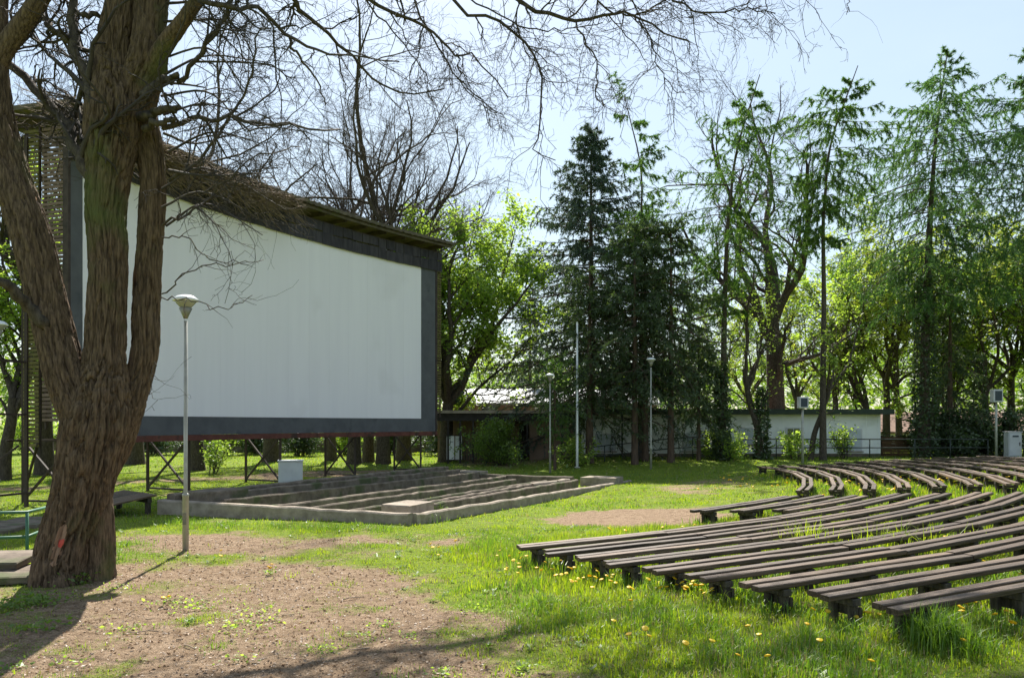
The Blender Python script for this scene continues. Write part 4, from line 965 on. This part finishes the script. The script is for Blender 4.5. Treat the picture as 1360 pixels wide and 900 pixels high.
# thicket of fine hanging twigs right of the stems
S_ = np.array([spline(np.array([W(210 + 20 * rng.random(), y, 10.9), W(260 + 30 * rng.random(), y - 30 + 50 * rng.random(), 10.9 + rng.normal() * .3), W(320 + 60 * rng.random(), y - 30 + 90 * rng.random(), 10.8 + rng.normal() * .5)]), 10) for y in np.linspace(-20, 300, 14)])
SR = np.linspace(.022, .006, 10)[None].repeat(len(S_), 0)
T2, TR2 = kids(S_, SR, rng, 7, .3, 1., .8, 1.0, 7, .25, (.02, 0, -.06), .6, rmin=.004, lj=.5)
T3, TR3 = kids(T2, TR2, rng, 6, .1, 1., .8, .45, 5, .27, (0, 0, -.05), .65, rmin=.003, lj=.5)
# and a looser one left of them
S2 = np.array([spline(np.array([W(108, y, 10.8), W(80 + 20 * rng.random(), y - 40 * rng.random(), 11.2), W(30 + 40 * rng.random(), y - 20 - 60 * rng.random(), 11.8)]), 10) for y in np.linspace(20, 210, 9)])
SR2 = np.linspace(.022, .006, 10)[None].repeat(len(S2), 0)
T4, TR4 = kids(S2, SR2, rng, 8, .1, 1., .8, .8, 7, .25, (0, 0, -.04), .6, rmin=.004, lj=.5)
T5, TR5 = kids(T4, TR4, rng, 5, .1, 1., .8, .4, 5, .27, (0, 0, -.03), .65, rmin=.003, lj=.5)
for GA, RA in ((G1, R1), (Pup, Rup)):
    for i in range(len(GA)):
        part('limb', tube_mesh('limb', GA[i], RA[i], 9), M['bark_far'], old)
V, F = tubes([(G2, R2), (Gt, Rt_), (U2, RU2), (S_, SR), (T2, TR2), (S2, SR2), (T4, TR4)], 4); V3, F3 = tubes([(G3, R3), (U3, RU3), (G4, R4), (T3, TR3), (T5, TR5)], 3)
part('twigs', mesh_np('twigs', np.concatenate([V, V3]), np.concatenate([F, F3 + len(V)]), True), M['twig'], old, kind='stuff')

# ------------------------------------------------------------------ the trees behind
def place(name, label, px, D, group, pieces, rotz=0, dz=0, cat='tree'):
    b = G(px, D); b[2] += dz
    return put_tree(name, label, cat, b, group, pieces, rotz)
bg_ = 'leafless trees behind the screen'
A1 = bare_tree(21, 20., .32, (.3, 0), .38, 5, .5, 1.05, wig=.2)
A2 = bare_tree(22, 18.5, .28, (-.4, .3), .36, 4, .52, 1.05, wig=.2)
A3 = bare_tree(23, 21.0, .38, (.2, 0), .36, 5, .55, 1.1, wig=.19)
place('bare_tree', 'leafless tree with dense dark twigs behind the right end of the screen roof', 536, 46, bg_, A3)
place('bare_tree', 'leafless tree with a crooked stem behind the middle of the screen roof', 470, 42, bg_, A1, .8)
place('bare_tree', 'slim leafless tree behind the screen roof, left of the crooked one', 440, 46, bg_, A2, 2.1)
place('bare_tree', 'leafless tree whose trunk shows below the screen beside a small bush', 262, 36.5, bg_, A2, .3)
place('bare_tree', 'leafless tree behind the dead creeper on the screen roof', 360, 44, bg_, A3, 2.6)
place('bare_tree', 'leafless tree seen between the stems of the big tree', 60, 33, bg_, A1, 4.)
place('bare_tree', 'leafless tree standing behind the left end of the screen', 180, 42, bg_, A3, 4.4)
place('bare_tree', 'leafless tree with straight trunk under the right half of the screen', 509, 42.5, bg_, A1, 5.2)
place('bare_tree', 'leafless tree beside the straight trunk under the screen', 489, 44, bg_, A2, 3.3)

CH = bare_tree(31, 16.0, .36, (.2, 0), .24, 8, .58, 1.15, 'leaf_spring', .19, 15, .60, False, crown0=1.0, leafj=.24, low=(.3, 1.), lowlen=.36)
place('chestnut_tree', 'fresh light green broadleaf tree beside the right edge of the screen', 592, 43.5, None, CH)
LT = bare_tree(33, 12.5, .22, (.3, 0), .25, 5, .6, 1., 'leaf_spring', .17, 6, .62, False)
LY = bare_tree(34, 13.5, .2, (-.2, 0), .3, 5, .5, 1., 'leaf_yellow', .17, 5, .6, False)
LM = bare_tree(35, 14.5, .22, (.2, .2), .3, 5, .5, 1., 'leaf_mid', .17, 4, .62, False)
LZ = bare_tree(36, 16.5, .24, (.2, 0), .32, 6, .5, 1.1, 'leaf_yellow', .17, 6, .6, False)
gl = 'young leafy trees behind the benches'
place('leafy_tree', 'light green leafy tree behind the slatted left wing of the screen', 5, 30, None, LT, .4)
place('leafy_tree', 'light green leafy tree left of the big tree beyond the screen', -70, 34, None, LT, 2.0)
for i, (px, D, pr, rz, lb) in enumerate((
    (1110, 50, LY, .3, 'thin yellow green tree behind the pavilion, between the two tall larches'),
    (1150, 48, LT, 1.2, 'fresh green tree behind the right end of the pavilion roof'),
    (1195, 54, LM, 2.2, 'mid green tree behind the board fence'),
    (1265, 50, LT, 3.2, 'fresh green tree behind the dark ivy trunk'),
    (1312, 47, LY, 4.1, 'yellow green tree behind the loudspeaker pole by the cabinet'),
    (1365, 46, LT, 5.1, 'fresh green tree behind the electrical cabinet'),
    (1062, 62, LM, .9, 'mid green tree behind the leafless tree at the pavilion'),
    (990, 64, LY, 1.9, 'yellow green tree behind the pavilion roof beside the ivy larch'),
    (925, 58, LM, 2.9, 'mid green tree far behind the dark conifers'),
    (1342, 49, LZ, .7, 'tall yellow green tree over the hedge by the electrical cabinet'),
    (1178, 52, LZ, 2.9, 'tall yellow green tree rising behind the right corner of the pavilion'),
    (1420, 44, LM, 3.5, 'mid green tree beyond the right edge of the bench rows'),
    (1240, 60, LM, 4.5, 'mid green tree rising over the reddish roof'))):
    place('leafy_tree', lb, px, D, gl, pr, rz)

SP = conifer(41, 18.9, .26, 2.0, 7.4, 'spruce', step=.60, per=7, ljit=.22, droop=.30, q=30, sub=16, nl=.22, nw=.05, hang=.34, sublen=.26, top_pow=.95)
place('spruce_tree', 'tall pointed dark blue green spruce', 785, 45, None, SP)
YW = conifer(43, 9.6, .2, 2.4, 2.6, 'yew', step=.50, per=6, ljit=.3, gap=.15, droop=.40, q=22, sub=12, nl=.18, nw=.05, hang=.3, lfun=lambda u: .35 + .75 * math.sin(min(1, (1 - u) * 1.25) * 1.5) * (1 - u * .35))
YB = conifer(44, 11.8, .17, 4.0, 2.55, 'yew', step=.54, per=6, ljit=.32, gap=.18, droop=.42, q=22, sub=12, nl=.18, nw=.05, hang=.34, lfun=lambda u: .3 + .8 * math.sin(min(1, (1 - u) * 1.1) * 1.6) * (1 - u * .3))
gc = 'dense dark conifers before the pavilion'
place('dark_conifer', 'dense dark conifer sweeping low behind the flagpole', 783, 38.2, gc, YW)
place('dark_conifer', 'dark conifer with bare lower trunk left of the lamp among the conifers', 843, 37.5, gc, YB, 1.1)
place('dark_conifer', 'dark conifer with bare lower trunk just behind the lamp among the conifers', 857, 38.6, gc, YB, 2.7)
place('dark_conifer', 'dark conifer on the pavilion side of the lamp, branches sweeping down', 891, 38, gc, YB, 4.)
place('dark_conifer', 'small dark conifer with drooping boughs beside the ivy covered larch', 928, 39, gc, conifer(45, 6.5, .1, 2.3, 1.9, 'yew', step=.4, per=6, droop=.5, q=20, sub=10, nl=.17, nw=.045, hang=.3), 0.)
place('spruce_tree', 'distant dark spruce between the green tree and the tall spruce', 704, 62, None, conifer(47, 13, .2, 1, 2.9, 'spruce', step=.55, per=6, droop=.4, q=16, sub=9, nl=.2, nw=.06))
place('pale_sapling', 'pale green feathery sapling behind the lamp near the flagpole', 737, 36.6, None, conifer(48, 5.3, .07, 1.5, 1.25, 'larch', step=.3, per=5, droop=.2, q=12, sub=8, nl=.12, nw=.035, lfun=lambda u: .5 + .5 * math.sin(u * 3.)), cat='tree')

def larch(seed, H, bend, zb, L, nm='larch', gap=.25, step=.55, q=26, lf=None, r0=.2, droop=.3, per=4):
    return conifer(seed, H, r0, zb, L, nm, bark='bark_far', step=step, per=per, droop=droop, q=q, sub=13, nl=.17, nw=.042, gap=gap, bend=bend, lfun=lf, hang=.5, sublen=.30, subrad=.004, brad=.0055, gtop=.5, ljit=.28)
place('larch_tree', 'tall thin larch with a crooked top above the dark conifers', 850, 40, None, larch(51, 18.4, [(0, 0), (0, 0), (.1, 0), (.05, 0), (.1, 0), (-.8, 0)], 8.5, 1.9, gap=.35, q=34, step=.42, r0=.12, per=3, lf=lambda u: .95 - .4 * u))
place('larch_tree', 'big sparse larch with an ivy covered lower trunk behind the pavilion corner', 958, 39, None, larch(52, 19.0, [(0, 0), (.1, 0), (.15, 0), (.3, 0), (.7, 0), (1.9, 0)], 7.6, 3.7, gap=.12, q=40, r0=.19, lf=lambda u: (.5 + .5 * math.sin(u * 2.4)) * min(1, (1 - u) * 2.2 + .1)))
place('larch_tree', 'slender larch with green tufts only near its crooked top', 1093, 38.5, None, larch(53, 19.2, [(0, 0), (0, 0), (.05, 0), (0, 0), (.3, 0), (1.7, 0)], 11.0, 2.5, gap=.1, q=46, r0=.17, step=.55, lf=lambda u: (.5 + .45 * math.sin(u * 3.)) * min(1, (1 - u) * 2.6 + .14), per=5, droop=.38))
place('larch_tree', 'broad drooping larch above a dark ivy clad trunk', 1228, 41, None, larch(54, 21.2, [(0, 0), (0, 0), (.1, 0), (.3, 0), (.6, 0), (1.2, 0)], 8.5, 4.8, 'larch_dark', gap=.04, q=46, r0=.3, lf=lambda u: (.5 + .5 * math.sin(u * 2.6 + .3)) * min(1, (1 - u) * 2. + .1), per=6, step=.5, droop=.35))
place('larch_tree', 'drooping larch whose boughs reach over the electrical cabinet', 1392, 38, None, larch(55, 20., [(0, 0), (0, 0), (.1, 0), (-.4, 0), (-.9, 0)], 9.5, 4.4, 'larch_dark', gap=.04, q=46, r0=.28, lf=lambda u: (.55 + .45 * math.sin(u * 2.6 + .3)) * min(1, (1 - u) * 2. + .1), per=6, step=.5))
place('dark_conifer', 'dark conifer with hanging boughs beside the ivy clad larch trunk', 1262, 43, None, conifer(56, 10.5, .18, 1., 2.3, 'yew', step=.5, per=5, droop=.6, q=18, sub=10, nl=.18, nw=.045, gap=.2, hang=.45))
place('bare_tree', 'big leafless tree with wide forked crown behind the pavilion', 1032, 44, None, bare_tree(61, 20.5, .50, (-.4, 0), .36, 5, .55, 1.1, wig=.17), .5)
ST = bare_tree(62, 7.5, .13, (.9, 0), .45, 3, .5, .8, 'leaf_spring', .13, 2, .5, False)
place('sapling', 'thin curved sapling leaning before the pavilion wall', 1076, 38.8, None, ST, 0)
place('sapling', 'leaning dark sapling wrapped in ivy behind the first rows of benches', 1010, 39.5, None, bare_tree(63, 9, .17, (-.8, 0), .5, 3, .5, .8, 'leaf_spring', .12, 2, .5, False), 0)

# ivy sleeves on trunks
def ivy(label, px, D, h, r, seed, nl=1500):
    rng = np.random.default_rng(seed); b = G(px, D); a = rng.random(nl) * 6.283; z = rng.random(nl) ** 1.2 * h
    rr_ = r * (1.1 + .5 * rng.random(nl)) * (1 - .4 * z / h); P = np.stack([np.cos(a) * rr_, np.sin(a) * rr_, z], 1)
    V, F = leaf_quads(P, rng, .17)
    k = 7; al = rng.random(k) * 6.28; zz = np.linspace(0, h * .95, 10)
    SP_ = np.stack([np.stack([np.cos(x + zz * .3) * r * 1.05, np.sin(x + zz * .3) * r * 1.05, zz], 1) for x in al]); V2, F2 = tubes([(SP_, np.full((k, 10), .018))], 4)
    put_tree('ivy', label, 'ivy', b, 'ivy sleeves on trunks', [('foliage', mesh_np('ivy_leaves', V, F), M['leaf_dark'], 'stuff'), ('stems', mesh_np('ivy_stems', V2, F2, True), M['bark_far'], None)])
ivy('dark ivy sleeve on the trunk of the sparse larch', 958, 39, 4.6, .3, 1, 2400)
ivy('dark ivy sleeve on the leaning sapling before the pavilion', 1012, 39.5, 3.6, .25, 2)
ivy('dark ivy sleeve low on the big forked leafless tree', 1026, 43.3, 2.2, .5, 3)
ivy('tall dark ivy column on the broad larch trunk', 1228, 41, 9.5, .45, 4, 4200)
ivy('ivy on the thin trunk between the ivy column and loudspeaker', 1300, 44, 5.5, .25, 5)

# shrubs and hedge
place('round_bush', 'round bushy green shrub on the lawn before the veranda', 664, 39.5, None, shrub(71, 2.3, 1.9, 'leaf_mid', 9000, .10, 14, flat=1.2), cat='bush')
gs = 'small shrubs along the pavilion'
SH = shrub(72, 1.5, 1.25, 'leaf_spring', 1600, .13, 6); SH2 = shrub(73, 1.6, 1.4, 'leaf_spring', 1100, .12, 7); HD = shrub(74, 3.4, 2.1, 'leaf_dark', 5200, .15, 10); HG = shrub(75, 3.2, 2.4, 'leaf_spring', 4200, .15, 10)
for i, (px, D, pr, lb) in enumerate(((968, 38.8, SH, 'small light green shrub at the foot of the ivy larch'), (1056, 39.2, SH, 'small light green shrub under the loudspeaker by the pavilion'), (1122, 40.2, SH2, 'leafy shrub before the shuttered pavilion window'), (947, 40.3, SH, 'low shrub where the ramp handrail ends'), (762, 37.4, SH, 'tiny shrub at the foot of the flagpole'), )):
    place('shrub', lb, px, D, gs, pr, i * 1.3, cat='bush')
place('shrub', 'light green bush below the left half of the screen', 282, 34, None, SH2, 0, cat='bush')
for i, (px, D, pr, lb) in enumerate(((1226, 43.6, HD, 'dark hedge bush right beside the board fence'), (1262, 42.6, HD, 'dark hedge bush under the hanging conifer'), (1296, 43.2, HD, 'dark hedge bush behind the straight railing end'), (1336, 42.8, HD, 'dark hedge bush behind the electrical cabinet'), (1375, 43.5, HD, 'dark hedge bush past the electrical cabinet'))):
    place('hedge_bush', lb, px, D, 'dark hedge bushes behind the benches', pr, i * 1.7, cat='bush')
for i, px in enumerate((-40, 30, 110, 200, 300, 345, 400, 455, 520, 590)):
    place('hedge_bush', ('dark green' if i % 3 != 1 else 'light green') + ' understorey shrub along the far boundary wall behind the screen', px, 53 + (i % 3), 'understorey shrubs behind the screen', (HD, HG, HD)[i % 3], i * 1.1, cat='bush')

# far wood closing the view
rng = np.random.default_rng(90); m_ = 90000
an = rng.uniform(-1.05, 1.05, m_); dd = rng.uniform(76, 125, m_); hh = (5.5 + 7 * fbm(an * 9, dd * .05, s=4)) * rng.random(m_) ** .8
X = np.sin(an) * dd; Y = np.cos(an) * dd
V, F = leaf_quads(np.stack([X, Y, hh + .1], 1), rng, .5)
fw = part('distant_woodland', mesh_np('distant_woodland', V, F), M['leaf_mid'], None, None, 'stuff'); tag(fw, 'distant mass of green woodland behind everything', 'woodland')

# ------------------------------------------------------------------ grass, flowers, litter
def blades(x, y, h, w, rng, mt, name, segs=3, lean=.35, kind_label=None):
    n = len(x); z = gz(x, y) + (fbm(x * 4.5, y * 4.5, s=31, o=3) - .5) * .05 * (1 - sstep(25, 34, np.abs(y))) - .012
    a = rng.random(n) * 6.283; b = a + math.pi / 2 + rng.normal(size=n) * .4
    sx, sy = np.cos(a) * w * .5, np.sin(a) * w * .5; l = np.abs(rng.normal(size=n)) * lean + .08
    lx, ly = np.cos(b) * l * h, np.sin(b) * l * h
    if segs == 1:
        V = np.stack([np.stack([x - sx, y - sy, z], 1), np.stack([x + sx, y + sy, z], 1), np.stack([x + lx, y + ly, z + h], 1)], 1).reshape(-1, 3)
        return V, np.arange(n * 3).reshape(-1, 3)
    mx, my, mz = x + lx * .35, y + ly * .35, z + h * .62
    V = np.stack([np.stack([x - sx, y - sy, z], 1), np.stack([x + sx, y + sy, z], 1), np.stack([mx + sx * .8, my + sy * .8, mz], 1), np.stack([mx - sx * .8, my - sy * .8, mz], 1), np.stack([x + lx, y + ly, z + h * (1 - .35 * l)], 1)], 1).reshape(-1, 3)
    i = np.arange(n)[:, None] * 5
    F = np.concatenate([i + np.array([0, 1, 2]), i + np.array([0, 2, 3]), i + np.array([3, 2, 4])])
    return V, F
def scatter(n, x0, x1, y0, y1, rng, pw=1.):
    y = y0 + (y1 - y0) * rng.random(n) ** pw
    lo, hi = -.78 * y - 1.2, .78 * y + 1.2
    x = rng.uniform(0, 1, n) * (np.minimum(hi, x1) - np.maximum(lo, x0)) + np.maximum(lo, x0)
    return x, y
def seat_dist(x, y):
    """0 near the bench rows"""
    r = np.hypot(x - CN[0], y - CN[1]); a = np.degrees(np.arctan2(y - CN[1], x - CN[0]))
    q = (fbm(x * 2.2, y * 2.2, s=71) - .5)
    f1 = sstep(13.7, 14.9, r + q) * (1 - sstep(22.7, 23.9, r + q)) * sstep(-78.5, -75., a + q * 6) * (1 - sstep(-39, -37, a))
    r2 = np.hypot(x - CF[0], y - CF[1]); a2 = np.degrees(np.arctan2(y - CF[1], x - CF[0]))
    f2 = sstep(25., 25.8, r2) * (1 - sstep(34.2, 35, r2)) * sstep(-29, -27, a2) * (1 - sstep(1, 3, a2))
    return np.maximum(f1, f2)
def inpoly(x, y, p): return poly_sd(x, y, p) < 0
rng = np.random.default_rng(101)
sets = {'grass': [], 'grass_dark': [], 'grass_dry': []}
def add_grass(n, y0, y1, pw, segs, hmul, w):
    x, y = scatter(n, -30, 30, y0, y1, rng, pw)
    c = cover(x, y); nz = fbm(x * 1.1, y * 1.1, s=51); nz2 = fbm(x * 3.1, y * 3.1, s=52)
    keep = rng.random(len(x)) < np.clip((c - .16) * 1.45, .0, 1) ** 1.3 * (.45 + .9 * nz2)
    keep &= np.hypot(x - tb[0], y - tb[1]) > .48
    x, y, c, nz, nz2 = x[keep], y[keep], c[keep], nz[keep], nz2[keep]
    se = seat_dist(x, y)
    h = (.022 + .055 * nz * c + .22 * np.clip(nz2 - .55, 0, 1)) * .88 * (.6 + .8 * rng.random(len(x))) * hmul
    h = h + se * (h * .9 + .04)
    u = rng.random(len(x))
    dark = u < np.clip((nz - .44) * 3.2 + se * .15, .04, .8); dry = (~dark) & (u > 1 - np.clip(.25 * (1.2 - c) + .05 + 1.2 * np.clip(.42 - nz2, 0, 1), 0, .45))
    for nm, s in (('grass', ~(dark | dry)), ('grass_dark', dark), ('grass_dry', dry)):
        sets[nm].append(blades(x[s], y[s], h[s], w * (.7 + .6 * rng.random(s.sum())), rng, None, nm, segs))
add_grass(190000, 4.3, 9.5, .9, 3, 1., .0075)
add_grass(190000, 9.5, 17, .9, 1, 1.0, .014)
add_grass(150000, 17, 34, .8, 1, 1.05, .030)
add_grass(60000, 34, 60, .8, 1, 1.4, .06)
# tall clumps
def clump(px, py, n, h, sp, m='grass_dark', w=.009):
    c = hit(px, py); x = c[0] + rng.normal(size=n) * sp; y = c[1] + rng.normal(size=n) * sp
    sets[m].append(blades(x, y, h * (.5 + .6 * rng.random(n)), np.full(n, w), rng, None, m, 3, .55))
for a in ((1245, 862, 520, .44, .11), (1215, 850, 160, .28, .12), (1290, 868, 200, .26, .12), (1130, 845, 160, .22, .14), (1040, 815, 150, .2, .14), (930, 790, 160, .22, .14), (880, 785, 160, .24, .13), (840, 775, 110, .2, .12), (770, 762, 90, .17, .12),
          (112, 770, 130, .26, .08), (122, 752, 90, .30, .07), (150, 742, 60, .18, .12), (175, 724, 110, .18, .2), (300, 700, 160, .2, .3), (240, 696, 160, .22, .25), (420, 703, 160, .18, .3), (560, 692, 190, .28, .25), (578, 680, 110, .3, .2), (510, 705, 120, .18, .2), (450, 702, 120, .18, .25), (370, 700, 120, .18, .25)):
    clump(*a)
for a in ((1060, 735, 60, .62, .16), (1080, 740, 60, .66, .16), (1040, 738, 40, .5, .14), (1150, 745, 40, .6, .18), (1180, 738, 50, .58, .2), (1205, 745, 50, .6, .15), (1240, 740, 40, .55, .18), (1010, 725, 30, .45, .14), (1300, 735, 30, .5, .2)):
    clump(*a, m='grass', w=.012)
SP_ = np.array(SUPS); SP_ = SP_[SP_[:, 1] < 20]
for c in SP_:
    n = int(rng.uniform(20, 70)); x = c[0] + rng.normal(size=n) * .2; y = c[1] + rng.normal(size=n) * .2
    m_ = 'grass_dark' if rng.random() < .6 else 'grass'
    sets[m_].append(blades(x, y, rng.uniform(.14, .30) * (.5 + .6 * rng.random(n)), np.full(n, .009 + .0006 * c[1]), rng, None, m_, 3, .4))
for nm, lb in (('grass', 'fresh green meadow grass over the whole clearing'), ('grass_dark', 'lush darker green grass in clumps around benches and walls'), ('grass_dry', 'dry straw coloured grass stalks scattered through the meadow')):
    Vs = [s[0] for s in sets[nm]]; Fs = []; o = 0
    for V, F in sets[nm]: Fs.append(F + o); o += len(V)
    g_ = part('grass' if nm == 'grass' else ('lush_grass' if nm == 'grass_dark' else 'dry_grass'), mesh_np(nm, np.concatenate(Vs), np.concatenate(Fs)), M[nm], None, None, 'stuff'); tag(g_, lb, 'grass')

# dandelions
rng = np.random.default_rng(7); fx, fy = [], []
for (px, py, n, sp) in ((690, 748, 7, .35), (725, 762, 10, .3), (760, 770, 7, .3), (810, 772, 12, .25), (770, 785, 7, .3), (905, 790, 10, .15), (940, 800, 3, .15), (1095, 832, 2, .1), (1150, 836, 3, .1), (845, 782, 5, .3), (1275, 822, 6, .08), (1255, 815, 3, .2), (600, 735, 5, .5), (870, 790, 4, .3), (1030, 792, 3, .2), (1330, 800, 5, .3), (1340, 735, 4, .3), (1200, 765, 4, .4), (1290, 762, 5, .4), (225, 800, 2, .1), (360, 762, 3, .05), (300, 745, 2, .1), (980, 640, 10, .5), (1000, 652, 10, .5), (1130, 645, 14, .6), (1220, 645, 18, .8), (1300, 645, 16, .8), (1170, 655, 10, .5), (1260, 640, 12, .8)):
    c = hit(px, py); fx += list(c[0] + rng.normal(size=n) * sp); fy += list(c[1] + rng.normal(size=n) * sp)
x, y = scatter(420, 1, 20, 5.5, 28, rng); s = (seat_dist(x, y) > .5) & (fbm(x * .7, y * .7, s=60) > .47); fx += list(x[s]); fy += list(y[s])
fx, fy = np.array(fx), np.array(fy); n = len(fx); fz = gz(fx, fy) + rng.uniform(.09, .2, n); rad = rng.uniform(.021, .033, n) * np.where(fy > 14, 1.35, 1)
V, F = [], []; k = 9
for i in range(n):
    tx, ty = rng.normal(size=2) * .25; o = len(V)
    V.append((fx[i], fy[i], fz[i] + rad[i] * .45))
    for rr_, zz in ((1., .12), (.82, -.25)):
        for j in range(k):
            a = j * 6.283 / k; dx, dy = math.cos(a) * rad[i] * rr_, math.sin(a) * rad[i] * rr_
            V.append((fx[i] + dx, fy[i] + dy, fz[i] + zz * rad[i] + dx * tx + dy * ty))
    for j in range(k): F.append((o, o + 1 + j, o + 1 + (j + 1) % k)); F.append((o + 1 + j, o + 1 + k + j, o + 1 + (j + 1) % k)); F.append((o + 1 + (j + 1) % k, o + 1 + k + j, o + 1 + k + (j + 1) % k))
df = part('dandelions', mesh_np('dandelions', np.array(V), np.array(F)), M['dandelion'], None, None, 'stuff'); tag(df, 'yellow dandelion flowers scattered among the benches and meadow', 'flowers')
ST_ = np.stack([np.stack([fx, fy, gz(fx, fy) - .02], 1), np.stack([fx + .005, fy, fz - .003], 1)], 1); V, F = tubes([(ST_, np.full((n, 2), .003))], 3)
ds = part('dandelion_stalks', mesh_np('dandelion_stalks', V, F), M['grass'], None, None, 'stuff'); tag(ds, 'thin green stalks under the yellow dandelion flowers', 'flowers')

# leaf litter and little stones on the bare earth
rng = np.random.default_rng(9)
x, y = scatter(110000, -14, 12, 4.3, 15, rng, 1.0); c = cover(x, y); s = rng.random(len(x)) < np.clip(.75 - c, .03, 1) * .9; x, y = x[s], y[s]
z = gz(x, y) + (fbm(x * 4.5, y * 4.5, s=31, o=3) - .5) * .05 + .006
V, F = leaf_quads(np.stack([x, y, z], 1), rng, .024, sj=.8, flat=.25)
lt = part('leaf_litter', mesh_np('leaf_litter', V, F), M['litter'], None, None, 'stuff'); tag(lt, 'dry brown leaf litter and chips over the bare earth', 'litter')
# twigs lying about
m_ = 150; x, y = scatter(m_, -9, 6, 5, 13, rng); a = rng.random(m_) * 6.28; L = rng.uniform(.06, .32, m_)
P = np.stack([np.stack([x + np.cos(a) * L * t + rng.normal(size=m_) * .01, y + np.sin(a) * L * t + rng.normal(size=m_) * .01, gz(x, y) + .018 + rng.normal(size=m_) * .004], 1) for t in (0, .35, .7, 1)], 1)
V, F = tubes([(P, rng.uniform(.003, .008, m_)[:, None] * np.array([1, .9, .8, .5])[None])], 5)
tw_ = part('fallen_twigs', mesh_np('fallen_twigs', V, F, True), M['dead_twig'], None, None, 'stuff'); tag(tw_, 'small fallen twigs lying on the bare earth', 'twigs')
# low leafy weeds by the big tree and on the dirt
def weeds(name, label, spots, m, ls, seed):
    rng = np.random.default_rng(seed); L = []
    for px, py, n, sp, h in spots:
        c = hit(px, py); x = c[0] + rng.normal(size=n) * sp; y = c[1] + rng.normal(size=n) * sp; L.append(np.stack([x, y, gz(x, y) + rng.random(n) * h], 1))
    V, F = leaf_quads(np.concatenate(L), rng, ls, flat=.4); o = part(name, mesh_np(name, V, F), M[m], None, None, 'stuff'); tag(o, label, 'weeds')
rng = np.random.default_rng(33); x, y = scatter(2600, -8, 14, 5, 17, rng); c = cover(x, y); s = (c > .5) & (fbm(x * 1.3, y * 1.3, s=81) > .5); x, y = x[s], y[s]
k = 9; a = rng.random((len(x), k)) * 6.283; L = rng.uniform(.03, .085, (len(x), k)); zz = gz(x, y)[:, None] + .015
A0 = np.stack([np.broadcast_to(x[:, None], a.shape), np.broadcast_to(y[:, None], a.shape), np.broadcast_to(zz, a.shape)], -1).reshape(-1, 3)
dv = np.stack([np.cos(a), np.sin(a), rng.uniform(.15, .8, a.shape)], -1).reshape(-1, 3); sv = np.stack([-np.sin(a), np.cos(a), np.zeros_like(a)], -1).reshape(-1, 3); Lf = L.reshape(-1, 1)
V = np.stack([A0, A0 + dv * Lf * .6 + sv * Lf * .2, A0 + dv * Lf, A0 + dv * Lf * .6 - sv * Lf * .2], 1).reshape(-1, 3)
o = part('broadleaf_weeds', mesh_np('broadleaf_weeds', V, np.arange(len(V)).reshape(-1, 4)), M['leaf_mid'], None, None, 'stuff'); tag(o, 'flat rosettes of broadleaf weeds scattered through the meadow grass', 'weeds')
weeds('ivy_weeds', 'low dark green leafy weeds in the shade at the foot of the big tree', ((30, 805, 260, .22, .1), (60, 800, 160, .15, .1), (10, 800, 160, .2, .1), (50, 835, 120, .14, .08), (100, 775, 160, .12, .16), (5, 890, 60, .1, .06), (-30, 815, 160, .2, .1)), 'leaf_mid', .05, 1)
weeds('clover_weeds', 'small light green weed patches dotted over the bare earth', ((265, 805, 130, .2, .05), (330, 830, 150, .22, .05), (340, 815, 90, .2, .05), (170, 835, 60, .12, .04), (230, 800, 90, .12, .06), (95, 880, 40, .08, .05), (430, 862, 50, .07, .04), (480, 843, 30, .08, .03), (545, 845, 40, .07, .04), (690, 890, 50, .07, .04), (590, 893, 60, .08, .04), (320, 875, 40, .1, .04), (640, 810, 60, .14, .04), (150, 782, 70, .12, .06), (360, 762, 40, .06, .08), (510, 830, 50, .08, .05)), 'leaf_spring', .035, 2)
